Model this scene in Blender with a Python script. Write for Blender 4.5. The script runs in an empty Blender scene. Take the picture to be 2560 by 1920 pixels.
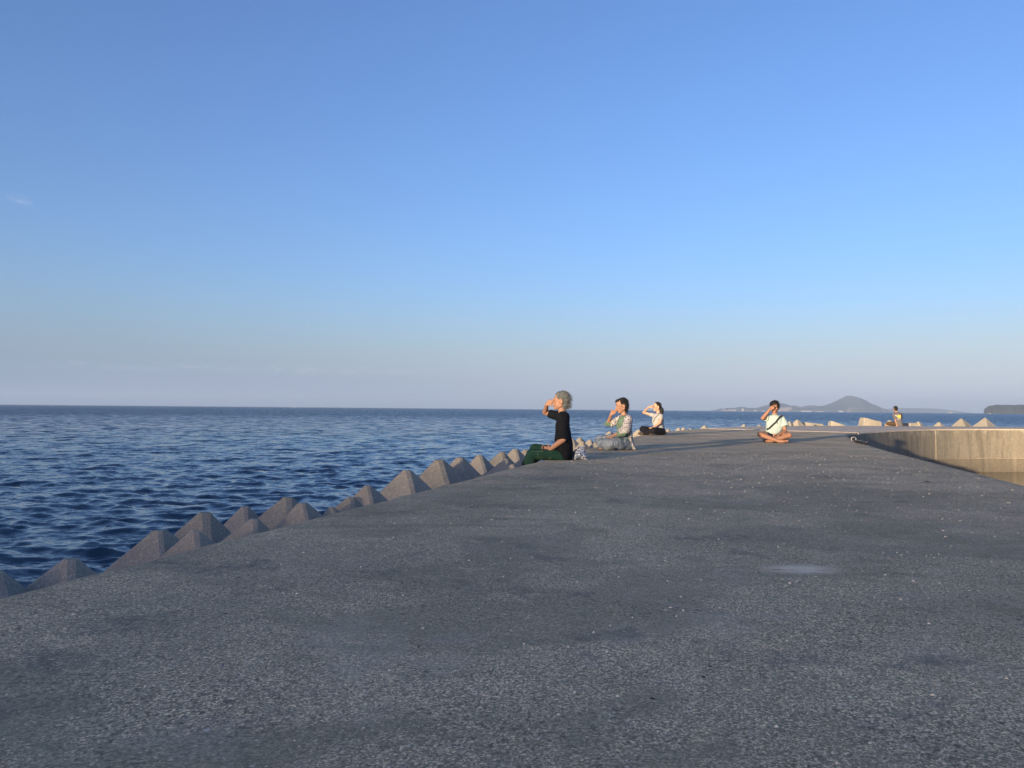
import bpy, bmesh, math, random
import numpy as np
from mathutils import Vector, Matrix, noise
from mathutils.bvhtree import BVHTree
random.seed(7); rng = np.random.RandomState(11)
sc = bpy.context.scene
R = math.radians

# ------------------------------------------------------------------ camera
CAM_H = 0.66
p, th = R(1.85), R(0.51)
fw = Vector((0, math.cos(p), math.sin(p)))
u0 = Vector((0, -math.sin(p), math.cos(p))); r0 = Vector((1, 0, 0))
up = u0*math.cos(th) - r0*math.sin(th); rt = r0*math.cos(th) + u0*math.sin(th)
cam = bpy.data.cameras.new('camera'); cam.sensor_width = 36; cam.lens = 1924/2560*36
cam.clip_start = 0.05; cam.clip_end = 60000
co = bpy.data.objects.new('camera', cam); sc.collection.objects.link(co)
m = Matrix((rt, up, -fw)).transposed().to_4x4(); m.translation = (0, 0, CAM_H)
co.matrix_world = m
sc.camera = co

# ------------------------------------------------------------------ world and sun
SUN_EL = R(4.8)
SUN_DIR = Vector((0.588*math.cos(SUN_EL), 0.809*math.cos(SUN_EL), -math.sin(SUN_EL)))  # travel direction
world = bpy.data.worlds.new("World"); sc.world = world; world.use_nodes = True
wn = world.node_tree.nodes; wl = world.node_tree.links; wn.clear()
def wnode(t, **k):
    n = wn.new(t)
    for a, b in k.items(): setattr(n, a, b)
    return n
sky = wnode('ShaderNodeTexSky', sky_type='NISHITA', sun_disc=False, sun_elevation=SUN_EL, sun_rotation=R(216),
            air_density=1.0, dust_density=1.4, ozone_density=3.6)
bg = wnode('ShaderNodeBackground'); bg.inputs['Strength'].default_value = 0.1
out = wnode('ShaderNodeOutputWorld')
def wmath(op, a, b=None, c=None):
    n = wnode('ShaderNodeMath', operation=op)
    for i, v in enumerate((a, b, c)):
        if v is None: continue
        if isinstance(v, (int, float)): n.inputs[i].default_value = v
        else: wl.new(v, n.inputs[i])
    return n.outputs[0]
def wsmooth(x, a, b):
    n = wnode('ShaderNodeMapRange', interpolation_type='SMOOTHSTEP')
    wl.new(x, n.inputs[0]); n.inputs[1].default_value = a; n.inputs[2].default_value = b
    return n.outputs[0]
tint = wnode('ShaderNodeMix', data_type='RGBA', blend_type='MULTIPLY')
tint.inputs[0].default_value = 1.0
wl.new(sky.outputs[0], tint.inputs[6]); tint.inputs[7].default_value = (1.42, 1.15, 1.28, 1)
tc = wnode('ShaderNodeTexCoord'); sep = wnode('ShaderNodeSeparateXYZ'); wl.new(tc.outputs['Generated'], sep.inputs[0])
az = wmath('ARCTAN2', sep.outputs[0], sep.outputs[1]); el = wmath('ARCSINE', sep.outputs[2])
comb = wnode('ShaderNodeCombineXYZ'); wl.new(az, comb.inputs[0]); wl.new(wmath('MULTIPLY', el, 4.0), comb.inputs[1])
cn = wnode('ShaderNodeTexNoise'); cn.inputs['Scale'].default_value = 55; cn.inputs['Detail'].default_value = 5; wl.new(comb.outputs[0], cn.inputs['Vector'])
# low cloud bank on the left horizon with small sunlit puffs on its top
top = wmath('ADD', 0.026, wmath('MULTIPLY', cn.outputs[0], 0.034))
azw = wmath('MULTIPLY', wsmooth(az, -0.62, -0.42), wmath('SUBTRACT', 1.0, wsmooth(az, -0.22, -0.02)))
bank = wmath('MULTIPLY', wmath('SUBTRACT', 1.0, wsmooth(wmath('SUBTRACT', el, top), -0.006, 0.006)), azw)
rim = wmath('MULTIPLY', wmath('MULTIPLY', wmath('SUBTRACT', 1.0, wsmooth(wmath('ABSOLUTE', wmath('SUBTRACT', el, top)), 0.0, 0.006)), azw), wsmooth(cn.outputs[0], 0.42, 0.62))
def wmix(fac, a, col, mul):
    n = wnode('ShaderNodeMix', data_type='RGBA'); wl.new(wmath('MULTIPLY', fac, mul), n.inputs[0]); wl.new(a, n.inputs[6]); n.inputs[7].default_value = col
    return n.outputs[2]
hz = wmath('POWER', wmath('SUBTRACT', 1.0, wsmooth(el, -0.02, 0.20)), 1.6)
hm = wnode('ShaderNodeMix', data_type='RGBA'); wl.new(wmath('MULTIPLY', wmath('MULTIPLY', hz, 0.9), wmath('SUBTRACT', 1.0, wsmooth(wmath('ABSOLUTE', az), 1.0, 1.9))), hm.inputs[0]); wl.new(tint.outputs[2], hm.inputs[6])
azr = wnode('ShaderNodeValToRGB'); wl.new(wsmooth(az, -0.75, 0.75), azr.inputs[0])     # paler air towards the right
azr.color_ramp.elements[0].color = (0.68, 1.14, 1.95, 1); azr.color_ramp.elements[1].color = (2.4, 2.7, 3.2, 1)
wl.new(azr.outputs[0], hm.inputs[7])
cc = wmix(bank, hm.outputs[2], (1.0, 1.25, 1.8, 1), 0.35)
cc = wmix(rim, cc, (2.3, 2.4, 2.7, 1), 0.28)
# one small high wisp
wx = wmath('SUBTRACT', az, -0.573); wy = wmath('SUBTRACT', el, 0.2208)
wd = wmath('SQRT', wmath('ADD', wmath('POWER', wmath('MULTIPLY', wmath('ADD', wx, wmath('MULTIPLY', wy, 1.0)), 1.0), 2), wmath('POWER', wmath('MULTIPLY', wy, 1.9), 2)))
wisp = wmath('MULTIPLY', wmath('SUBTRACT', 1.0, wsmooth(wd, 0.0, 0.016)), wsmooth(cn.outputs[0], 0.3, 0.75))
cc = wmix(wisp, cc, (2.0, 2.2, 2.9, 1), 0.35)
wl.new(cc, bg.inputs['Color']); wl.new(bg.outputs[0], out.inputs['Surface'])
sl = bpy.data.lights.new('sun', 'SUN'); sl.energy = 3.9; sl.angle = R(0.53); sl.color = (1.0, 0.78, 0.50)
so = bpy.data.objects.new('sun', sl); sc.collection.objects.link(so)
so.rotation_euler = (-SUN_DIR).to_track_quat('Z', 'Y').to_euler(); so.location = (-20, -30, 20)

sc.view_settings.view_transform = 'Standard'; sc.view_settings.look = 'None'
sc.view_settings.gamma = 1; sc.view_settings.use_curve_mapping = False
sc.view_settings.exposure = 1.66
try:
    sc.cycles.use_denoising = True
    sc.cycles.max_bounces = 6
    sc.cycles.volume_bounces = 0
except Exception: pass

# ------------------------------------------------------------------ helpers
COL = sc.collection
def link(name, mesh, mat=None, parent=None, smooth=False):
    o = bpy.data.objects.new(name, mesh); COL.objects.link(o)
    if mat: mesh.materials.append(mat)
    if parent: o.parent = parent
    if smooth: mesh.polygons.foreach_set('use_smooth', [True]*len(mesh.polygons))
    return o
def tag(o, label=None, cat=None, group=None, kind=None):
    if label: o['label'] = label
    if cat: o['category'] = cat
    if group: o['group'] = group
    if kind: o['kind'] = kind
    return o
def empty(name, loc, label, cat, group=None):
    o = bpy.data.objects.new(name, None); COL.objects.link(o); o.location = loc; o.empty_display_size = .1
    return tag(o, label, cat, group)
def pydata(name, v, f):
    me = bpy.data.meshes.new(name); me.from_pydata([tuple(x) for x in v], [], f); me.update(); return me

class Mat:
    def __init__(s, name, rough=0.7, color=(.5,.5,.5), spec=0.5):
        s.m = bpy.data.materials.new(name); s.m.use_nodes = True
        s.t = s.m.node_tree; s.n = s.t.nodes; s.l = s.t.links
        s.b = s.n['Principled BSDF']; s.b.inputs['Roughness'].default_value = rough
        s.b.inputs['Base Color'].default_value = (*color, 1)
        s.b.inputs['Specular IOR Level'].default_value = spec
        s.tc = s.n.new('ShaderNodeTexCoord'); s.co = s.tc.outputs['Object']
    def world(s):
        g = s.n.new('ShaderNodeNewGeometry'); s.co = g.outputs['Position']; return s
    def set(s, i, v):
        if hasattr(v, 'is_linked') or hasattr(v, 'links'): s.l.new(v, i)
        else: i.default_value = v
    def scaled(s, sx, sy, sz, rz=0):
        n = s.n.new('ShaderNodeMapping'); n.inputs['Location'].default_value = (.37, .21, .43); n.inputs['Scale'].default_value = (sx, sy, sz); n.inputs['Rotation'].default_value = (0,0,rz); s.l.new(s.co, n.inputs[0]); return n.outputs[0]
    def noise(s, scale, detail=4, rough=.55, co=None, dist=0, out=0):
        n = s.n.new('ShaderNodeTexNoise'); n.inputs['Scale'].default_value = scale; n.inputs['Detail'].default_value = detail
        n.inputs['Roughness'].default_value = rough; n.inputs['Distortion'].default_value = dist
        s.l.new(co or s.co, n.inputs['Vector']); return n.outputs[out]
    def voro(s, scale, feature='F1', out='Color', co=None, rnd=1):
        n = s.n.new('ShaderNodeTexVoronoi'); n.feature = feature; n.inputs['Scale'].default_value = scale
        n.inputs['Randomness'].default_value = rnd
        s.l.new(co or s.co, n.inputs['Vector']); return n.outputs[out]
    def ramp(s, fac, stops, interp='LINEAR'):
        n = s.n.new('ShaderNodeValToRGB'); n.color_ramp.interpolation = interp; e = n.color_ramp.elements
        while len(e) < len(stops): e.new(.5)
        for i, (p_, c) in enumerate(stops):
            e[i].position = p_; e[i].color = (*c, 1) if isinstance(c, tuple) else (c, c, c, 1)
        s.l.new(fac, n.inputs[0]); return n.outputs[0]
    def mr(s, x, a, b, c=0, d=1):
        n = s.n.new('ShaderNodeMapRange'); s.l.new(x, n.inputs[0])
        for i, v in enumerate((a, b, c, d)): n.inputs[i+1].default_value = v
        return n.outputs[0]
    def math(s, op, a, b=0.0):
        n = s.n.new('ShaderNodeMath'); n.operation = op
        s.set(n.inputs[0], a); s.set(n.inputs[1], b); return n.outputs[0]
    def mix(s, fac, a, b, mode='MIX'):
        n = s.n.new('ShaderNodeMix'); n.data_type = 'RGBA'; n.blend_type = mode
        for i, v in ((0, fac), (6, a), (7, b)):
            if isinstance(v, tuple): v = (*v, 1)
            s.set(n.inputs[i], v)
        return n.outputs[2]
    def color(s, c):
        c = (*c, 1) if isinstance(c, tuple) else c
        s.set(s.b.inputs['Base Color'], c); return s
    def bump(s, h, strength=.5, dist=.01, prev=None):
        n = s.n.new('ShaderNodeBump'); n.inputs['Strength'].default_value = strength; n.inputs['Distance'].default_value = dist
        s.l.new(h, n.inputs['Height'])
        if prev: s.l.new(prev, n.inputs['Normal'])
        s.l.new(n.outputs[0], s.b.inputs['Normal']); return n.outputs[0]

# ------------------------------------------------------------------ materials
def concrete(name, light, dark, grain=110, world=True, k=.75, extra=None, rel=.009):
    M = Mat(name, .93, spec=.25)
    if world: M.world()
    mp_ = M.n.new('ShaderNodeMapping'); mp_.inputs['Rotation'].default_value = (.61, .47, .83); mp_.inputs['Location'].default_value = (3.37, 1.71, 5.23); M.l.new(M.co, mp_.inputs[0]); gc = mp_.outputs[0]
    cell = M.voro(grain, co=gc)                               # exposed aggregate, stone by stone
    bwn = M.n.new('ShaderNodeRGBToBW'); M.l.new(cell, bwn.inputs[0]); cv = bwn.outputs[0]
    fine = M.noise(grain*1.9, 3, co=gc)
    mid = M.noise(9, 6, .65, co=gc)
    big = M.noise(.8, 5, .6, dist=.6, co=gc)
    c = M.mix(M.ramp(mid, [(.3, 0.), (.7, 1.)]), dark, light)
    c = M.mix(M.ramp(big, [(.35, .0), (.68, .6)]), c, tuple(v*.82 for v in dark))
    g = M.ramp(cv, [(.15, .38), (.4, .92), (.6, 1.15), (.85, 2.3)])
    c = M.mix(k, c, g, 'MULTIPLY')
    g2 = M.ramp(fine, [(.3, .7), (.5, 1.05), (.72, 1.5)])
    c = M.mix(k, c, g2, 'MULTIPLY')
    if extra: c = extra(M, c)
    M.color(c)
    h = M.math('ADD', M.math('MULTIPLY', cv, .5), M.math('MULTIPLY', fine, .6))
    n1 = M.bump(M.noise(7, 5, co=gc), .25, .03)
    M.bump(h, .9, rel, n1)
    return M

def pier_marks(M, c):
    # olive-brown damp patches, lime bloom, hairline cracks
    a = M.noise(.9, 6, .68, dist=.5, co=M.scaled(.8, 1.2, 1, .5)); c = M.mix(M.ramp(a, [(.50, 0.), (.56, .55), (.9, .7)]), c, (.37, .305, .185))
    a = M.noise(1.6, 6, .7, dist=.4, co=M.scaled(1.2, .8, 1, 2)); c = M.mix(M.ramp(a, [(.57, 0.), (.63, .4)]), c, (.66, .53, .36))
    a = M.noise(50, 3, .6); mk = M.ramp(M.noise(2.1, 4, .6, co=M.scaled(1, 1, 1, .9)), [(.48, 0.), (.56, .8)]); c = M.mix(M.math('MULTIPLY', M.ramp(a, [(.36, 1.), (.42, 0.)]), mk), c, (.16, .135, .10))
    a = M.noise(.55, 5, .6, dist=.8, co=M.scaled(1, 1.4, 1)); c = M.mix(M.ramp(a, [(.50, .0), (.62, .5), (.8, .6)]), c, (.34, .29, .19), 'MIX')
    a = M.noise(1.7, 7, .7, co=M.scaled(.7, 1, 1, .3)); c = M.mix(M.ramp(a, [(.58, 0.), (.72, .5)]), c, (.60, .49, .36), 'MIX')
    a = M.noise(2.1, 6, .75, co=M.scaled(1, 1, 1, 1.2)); c = M.mix(M.ramp(a, [(.33, .7), (.44, 0.)]), c, (.24, .205, .155), 'MIX')
    # re-apply stone grain over the patches
    bwn = M.n.new('ShaderNodeRGBToBW'); M.l.new(M.voro(163, co=M.scaled(1, 1, 1, .6)), bwn.inputs[0])
    c = M.mix(M.ramp(M.noise(1.4, 5, .6), [(.35, .2), (.62, .85)]), c, M.ramp(bwn.outputs[0], [(.15, .65), (.5, 1.05), (.9, 1.6)]), 'MULTIPLY')
    # white scrape
    mp = M.n.new('ShaderNodeMapping'); mp.vector_type = 'POINT'; mp.inputs['Location'].default_value = (-1.22, -3.24, 0); M.l.new(M.co, mp.inputs[0])
    sp = M.n.new('ShaderNodeVectorMath'); sp.operation = 'MULTIPLY'; M.l.new(mp.outputs[0], sp.inputs[0]); sp.inputs[1].default_value = (5.0, 8.0, 0)
    ln = M.n.new('ShaderNodeVectorMath'); ln.operation = 'LENGTH'; M.l.new(sp.outputs[0], ln.inputs[0])
    f = M.math('MULTIPLY', M.ramp(ln.outputs['Value'], [(.35, 1.), (1.15, 0.)]), M.ramp(M.noise(9, 6, .7, co=M.scaled(.5, 1.3, 1)), [(.36, 0.), (.46, 1.)]))
    c = M.mix(f, c, (.95, .77, .54))
    # sparse white shell and lime flecks
    v = M.voro(38, out='Distance'); col = M.n.new('ShaderNodeRGBToBW'); M.l.new(M.voro(38), col.inputs[0])
    fl = M.math('MULTIPLY', M.ramp(v, [(.13, 1.), (.19, 0.)]), M.ramp(col.outputs[0], [(.66, 0.), (.68, 1.)]))
    c = M.mix(fl, c, (.85, .70, .50))
    v3 = M.voro(13, out='Distance'); c3 = M.n.new('ShaderNodeRGBToBW'); M.l.new(M.voro(13), c3.inputs[0])
    fl = M.math('MULTIPLY', M.ramp(v3, [(.07, 1.), (.10, 0.)]), M.ramp(c3.outputs[0], [(.77, 0.), (.79, 1.)])); c = M.mix(fl, c, (.85, .74, .58))
    fl = M.math('MULTIPLY', M.ramp(v3, [(.06, 1.), (.09, 0.)]), M.ramp(c3.outputs[0], [(.28, 1.), (.30, 0.)])); c = M.mix(fl, c, (.05, .045, .04))
    for sc_, amt, th_ in ((.45, .16, .003), (1.3, .10, .0025)):
        nz_ = M.noise(2.2, 5, .65, out=1); ad = M.n.new('ShaderNodeVectorMath'); ad.operation = 'SCALE'; M.l.new(nz_, ad.inputs[0]); ad.inputs['Scale'].default_value = .8
        a2 = M.n.new('ShaderNodeVectorMath'); a2.operation = 'ADD'; M.l.new(M.co, a2.inputs[0]); M.l.new(ad.outputs[0], a2.inputs[1])
        e = M.voro(sc_, 'DISTANCE_TO_EDGE', 'Distance', co=a2.outputs[0])
        f = M.math('MULTIPLY', M.ramp(e, [(0, 1.), (th_, 1.), (th_*2, 0.)]), M.ramp(M.noise(.9, 3), [(.45, 0.), (.6, amt*2)]))
        c = M.mix(f, c, (.09, .08, .07))
    b2 = M.noise(1.1, 4, .5, co=M.scaled(.55, 1.5, 1, -.28)); c = M.mix(1.0, c, M.ramp(b2, [(.3, .90), (.5, 1.), (.7, 1.10)]), 'MULTIPLY')
    return c
m_pier = concrete('worn pier concrete', (.62, .475, .29), (.50, .385, .238), 215, extra=pier_marks).m
m_arm = concrete('pale pier concrete', (.66, .53, .38), (.56, .46, .335), 90).m
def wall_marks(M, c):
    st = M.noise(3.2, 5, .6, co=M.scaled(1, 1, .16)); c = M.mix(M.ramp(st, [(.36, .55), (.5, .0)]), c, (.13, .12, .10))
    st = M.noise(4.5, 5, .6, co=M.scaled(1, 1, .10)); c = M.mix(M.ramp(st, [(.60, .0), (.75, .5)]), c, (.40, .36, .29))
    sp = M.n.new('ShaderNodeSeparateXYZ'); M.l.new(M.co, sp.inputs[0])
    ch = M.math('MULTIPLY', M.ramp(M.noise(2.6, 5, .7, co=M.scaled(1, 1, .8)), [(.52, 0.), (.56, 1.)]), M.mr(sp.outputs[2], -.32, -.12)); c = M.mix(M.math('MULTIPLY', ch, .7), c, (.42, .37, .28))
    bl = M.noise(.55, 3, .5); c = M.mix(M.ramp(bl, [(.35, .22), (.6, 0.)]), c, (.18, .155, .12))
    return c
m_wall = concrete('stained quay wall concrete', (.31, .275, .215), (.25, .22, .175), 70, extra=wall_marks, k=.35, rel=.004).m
m_wall_low = concrete('damp lower quay concrete', (.25, .21, .155), (.18, .155, .12), 70, extra=wall_marks, k=.35, rel=.004).m
m_blocks = [concrete('armour block concrete %s' % n, a, b, 120, world=False, k=.25, rel=.003).m for n, a, b in
            (('grey', (.38,.34,.275), (.28,.25,.205)), ('buff', (.40,.355,.285), (.31,.275,.22)), ('mossy', (.35,.315,.25), (.26,.235,.19)))]
def rock():
    return concrete('rubble', (.2,.19,.17), (.1,.1,.09), 12).m
m_rubble = rock()

def skin(name, c):
    M = Mat(name, .55, spec=.4); n = M.noise(60, 3)
    M.color(M.mix(M.ramp(n, [(.35, 0.), (.7, 1.)]), tuple(v*.88 for v in c), c))
    M.b.inputs['Subsurface Weight'].default_value = .08; M.b.inputs['Subsurface Radius'].default_value = (.02, .008, .004)
    return M.m
def cloth(name, c, var=.25, pattern=None, fold=.5):
    M = Mat(name, .88, spec=.2); n = M.noise(14, 4)
    col = M.mix(M.ramp(n, [(.3, 0.), (.7, 1.)]), tuple(v*(1-var) for v in c), c)
    if pattern: col = pattern(M, col)
    M.color(col)
    wr = M.noise(9, 3, .5, dist=1.2, co=M.scaled(1, 1, .45)); b = M.bump(wr, fold, .03); M.bump(M.noise(380, 2), .2, .002, b)
    return M.m
def hairm(name, a, b, z=.25):
    M = Mat(name, .65, spec=.22); n = M.noise(95, 4, .7, co=M.scaled(z, 1, .35), dist=.5)
    M.color(M.mix(M.ramp(n, [(.35, 0.), (.65, 1.)]), a, b)); M.bump(n, .7, .012); return M.m
SK1 = skin('skin', (.36, .19, .125)); SK2 = skin('tanned skin', (.33, .165, .10)); SK3 = skin('fair skin', (.50, .30, .20))
m_lip = Mat('lips', .5, (.36, .12, .10)).m; m_brow = Mat('dark brow hair', .7, (.03, .022, .018)).m
m_hair_black = hairm('black hair', (.006, .006, .007), (.02, .018, .018)); m_hair_grey = hairm('silver grey hair', (.055, .060, .058), (.20, .21, .208))

# ------------------------------------------------------------------ pier
def catmull(P, step):
    P = [Vector((*q, 0)) for q in P]; out_ = []
    for i in range(len(P)-1):
        a, b, c, d = P[max(i-1, 0)], P[i], P[i+1], P[min(i+2, len(P)-1)]
        n = max(2, int((c-b).length/step))
        for k in range(n):
            t = k/n
            out_.append(.5*((2*b)+(-a+c)*t+(2*a-5*b+4*c-d)*t*t+(-a+3*b-3*c+d)*t**3))
    out_.append(P[-1]); return out_
OUTER = [(-20.2,-60), (-5.5,-10),(-2.55,0),(-.49,7),(1.57,14),(3.62,21),(5.6,25.6),(8.0,30.0),(10.2,32.8),(13.3,35.1),(17,36.6),(21,37.2),(24.5,37.1),(30,36.9),(60,36.0)]
INNER = [(-14.8,-60), (-.25,-10),(2.65,0),(4.70,7),(6.70,14),(8.55,19.4),(9.85,22.6),(11.4,25.0),(13.3,27.4),(15.35,29.5),(17.2,31.0),(19.2,32.0),(21.3,32.5),(24.5,32.7),(30,32.6),(60,31.7)]
def resample(P, n):
    P = catmull(P, .15); d = [0]
    for a, b in zip(P, P[1:]): d.append(d[-1]+(b-a).length)
    o, j = [], 0
    return P, d
def at_len(P, d, s):
    j = int(np.searchsorted(d, s)); j = min(max(j, 1), len(P)-1)
    t = (s-d[j-1])/max(1e-9, d[j]-d[j-1]); return P[j-1].lerp(P[j], t)
PO, DO = resample(OUTER, 0); PI, DI = resample(INNER, 0)
# pair the two edges: knots that face each other
def len_near(P, d, q):
    i = min(range(len(P)), key=lambda k: (P[k]-Vector((*q, 0))).length); return d[i]
pairs = [((-20.2,-60), (-14.8,-60)), ((-5.5,-10), (-.25,-10)), ((-2.55,0), (2.65,0)), ((-.49,7), (4.7,7)), ((1.57,14), (6.7,14)), ((3.62,21), (8.2,18.4)),
         ((6.95,28.2), (10.9,24.4)), ((10.2,32.8), (13.3,27.4)), ((13.3,35.1), (15.35,29.5)), ((17,36.6), (17.2,31.0)), ((21,37.2), (21.3,32.5)), ((24.5,37.1), (24.5,32.7)), ((60,36), (60,31.7))]
pl = [(len_near(PO, DO, a), len_near(PI, DI, b)) for a, b in pairs]
def strip(k0, k1, top, step, mat, name, cross=30):
    rows = []
    for k in range(k0, k1):
        (a0, b0), (a1, b1) = pl[k], pl[k+1]
        n = max(2, int((a1-a0)/(step if 1 <= k else 2.0)))
        for i in range(n + (1 if k == k1-1 else 0)):
            t = i/n; rows.append((at_len(PO, DO, a0+(a1-a0)*t), at_len(PI, DI, b0+(b1-b0)*t)))
    V, F = [], []
    prof = [(0, -3.2), (0, -1.4), (0, -.6), (0, -.045), (.006, -.022), (.02, -.007), (.05, 0)]
    W = None
    for (a, b) in rows:
        dirn = (b-a); L = dirn.length; dirn /= L; row = []
        near = a.y < 45
        for off, z in prof:
            e = noise.noise(Vector((a.x*3, a.y*3, z*4)))*.016 + noise.noise(Vector((a.x*11, a.y*11, 9)))*.012
            q = a + dirn*(off + (e if z > -.1 else e*.5)); row.append((q.x, q.y, top + z + (noise.noise(q*6)*.008 if z > -.1 else 0)))
        for j in range(1, cross):
            q = a + dirn*(.05 + (L-.1)*j/cross)
            row.append((q.x, q.y, top + noise.noise(Vector((q.x*.9, q.y*.9, 3)))*.007 + noise.noise(Vector((q.x*5, q.y*5, 5)))*.0022))
        for off, z in reversed(prof):
            e = noise.noise(Vector((b.x*3, b.y*3, z*4+7)))*.012
            q = b - dirn*(off + (e if z > -.1 else 0)); row.append((q.x, q.y, top + z))
        W = len(row); V += row
    n = len(V)//W
    for i in range(n-1):
        for j in range(W-1):
            F.append((i*W+j, i*W+j+1, (i+1)*W+j+1, (i+1)*W+j))
    F.append(tuple(range(W-1, -1, -1))); F.append(tuple(range((n-1)*W, n*W)))
    F += [(i*W, (i+1)*W, (i+1)*W+W-1, i*W+W-1) for i in range(n-1)]
    o = link(name, pydata(name, V, F), mat, smooth=False); tag(o, kind='structure')
    for poly in o.data.polygons: poly.use_smooth = len(poly.vertices) == 4
    return o
pier = strip(0, 6, 0.0, .16, m_pier, 'pier'); pier['label'] = 'grey rough concrete pier running away from the viewer'
arm = strip(6, len(pl)-1, 0.004, .3, m_arm, 'breakwater_arm', 16); arm['label'] = 'sunlit concrete breakwater arm curving to the right'

# inner quay wall facing: panels that stand 4 cm proud with open joints between them
def facing(name, s0, s1, z0, z1, proud, mat, parent, jit=0.0):
    n = max(4, int((s1-s0)/.25)); V, F = [], []
    zs = np.linspace(z0, z1, 5)
    for i in range(n+1):
        s = s0+(s1-s0)*i/n; q = at_len(PI, DI, s); q2 = at_len(PI, DI, s+.05); d = (q2-q).normalized(); nn = Vector((d.y, -d.x, 0))
        for z in zs: 
            w = proud + noise.noise(Vector((s*1.3, z*2, 1)))*.006
            if z == z1: w -= .012
            V.append((q.x+nn.x*w, q.y+nn.y*w, z + (noise.noise(Vector((s*9, 2, 1)))*.012 if z in (z0, z1) else 0)))
        for z in zs: V.append((q.x-nn.x*.02, q.y-nn.y*.02, z))
    m_ = len(zs)
    for i in range(n):
        a, b = i*2*m_, (i+1)*2*m_
        for j in range(m_-1): F.append((a+j, b+j, b+j+1, a+j+1)); F.append((a+m_+j, a+m_+j+1, b+m_+j+1, b+m_+j))
        F.append((a+m_-1, b+m_-1, b+2*m_-1, a+2*m_-1)); F.append((a, a+m_, b+m_, b))
    for a in (0, n*2*m_):
        for j in range(m_-1): F.append((a+j, a+j+1, a+m_+j+1, a+m_+j))
    return link(name, pydata(name, V, F), mat, parent, smooth=False)
s_joint = len_near(PI, DI, (17.2, 31.0)); s_step = pl[6][1]
cuts = [s_step-.012, s_joint-.35, s_joint+5.3, s_joint+11.5, s_joint+18]
for i in range(len(cuts)-1):
    facing('wall_panel', cuts[i]+.02, cuts[i+1]-.02, -1.22, -.05, .045, m_wall, arm)
    facing('footing_panel', cuts[i]+.012, cuts[i+1]-.012, -2.3, -1.235, .058, m_wall_low, arm)
cuts2 = [pl[6][1]+.012, pl[6][1]-8.5, pl[6][1]-17, pl[6][1]-25.5]
for i in range(len(cuts2)-1):
    facing('wall_panel', cuts2[i+1]+.02, cuts2[i]-.02, -1.22, -.05, .045, m_wall, pier)
# pale grout strip standing in the joint
facing('joint_strip', s_joint-.37, s_joint-.34, -1.22, -.06, .05, m_arm, arm)

# ------------------------------------------------------------------ sea
SEA_Z = -1.8
BASIN = [(9.0, 18), (10.6, 22.4), (12.2, 24.4), (14.6, 27), (17.8, 30), (20.5, 31), (24.5, 31.2), (60, 30.4)]
def waves(X, Y, Rr):
    Z = np.zeros_like(X); DX = np.zeros_like(X); DY = np.zeros_like(X)
    r = np.random.RandomState(5)
    for i in range(84):
        lam = .17 * (8/.17)**((i+.5)/84) * (1+.1*r.randn())
        k = 2*math.pi/lam
        ang = R(-102) + r.randn()*(.3 if lam > 1.5 else .45)
        amp = .0100*lam * math.exp(-(math.log(lam/.50)/1.0)**2/2*(1.25 if lam > .50 else 1.2)) * (.6+.8*r.rand())
        ph = r.rand()*6.283
        fade = np.clip((lam/(Rr*.0095)) - 1.2, 0, 1)
        a = amp*fade
        t = k*(X*math.cos(ang)+Y*math.sin(ang))+ph
        c, s = np.cos(t), np.sin(t)
        Z += a*c; DX -= a*.9*math.cos(ang)*s; DY -= a*.9*math.sin(ang)*s
    return X+DX, Y+DY, Z
def grid_mesh(name, X, Y, Z, mask=None):
    n, m_ = X.shape
    me = bpy.data.meshes.new(name); co_ = np.stack([X, Y, Z], -1).reshape(-1, 3).astype(np.float32)
    idx = np.arange(n*m_).reshape(n, m_)
    q = np.stack([idx[:-1, :-1], idx[:-1, 1:], idx[1:, 1:], idx[1:, :-1]], -1).reshape(-1, 4)
    if mask is not None: q = q[mask[:-1, :-1].reshape(-1)]
    me.vertices.add(len(co_)); me.vertices.foreach_set('co', co_.ravel())
    me.loops.add(q.size); me.loops.foreach_set('vertex_index', q.ravel().astype(np.int32))
    me.polygons.add(len(q)); me.polygons.foreach_set('loop_start', np.arange(0, q.size, 4, dtype=np.int32))
    me.polygons.foreach_set('use_smooth', np.ones(len(q), dtype=bool)); me.update(calc_edges=True); me.validate(); return me
M = Mat('sea water', .06, spec=.5).world(); M.b.inputs['IOR'].default_value = 1.333
M.color(M.mix(M.ramp(M.noise(.02, 4), [(.3, 0.), (.7, 1.)]), (.009, .033, .058), (.014, .043, .074)))
# ripples finer than the mesh: tilt of the normal taken straight from a vector noise
g = M.n.new('ShaderNodeNewGeometry')
dist = M.n.new('ShaderNodeVectorMath'); dist.operation = 'LENGTH'; M.l.new(g.outputs['Position'], dist.inputs[0])
def tilt(scale, det, co, amp):
    v = M.noise(scale, det, .6, co=co, out=1)
    s1 = M.n.new('ShaderNodeVectorMath'); s1.operation = 'SUBTRACT'; M.l.new(v, s1.inputs[0]); s1.inputs[1].default_value = (.5, .5, .5)
    s2 = M.n.new('ShaderNodeVectorMath'); s2.operation = 'MULTIPLY'; M.l.new(s1.outputs[0], s2.inputs[0]); s2.inputs[1].default_value = (1, 1, 0)
    s3 = M.n.new('ShaderNodeVectorMath'); s3.operation = 'SCALE'; M.l.new(s2.outputs[0], s3.inputs[0]); M.set(s3.inputs['Scale'], amp)
    return s3.outputs[0]
def vadd(a, b):
    n = M.n.new('ShaderNodeVectorMath'); n.operation = 'ADD'; M.l.new(a, n.inputs[0]); M.l.new(b, n.inputs[1]); return n.outputs[0]
near_r = tilt(6, 3, M.scaled(.7, 1.35, 1), .6)
far_r = tilt(1.3, 5, M.scaled(.5, 1.4, 1), M.mr(dist.outputs['Value'], 12, 80, 0, 1.9))
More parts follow.
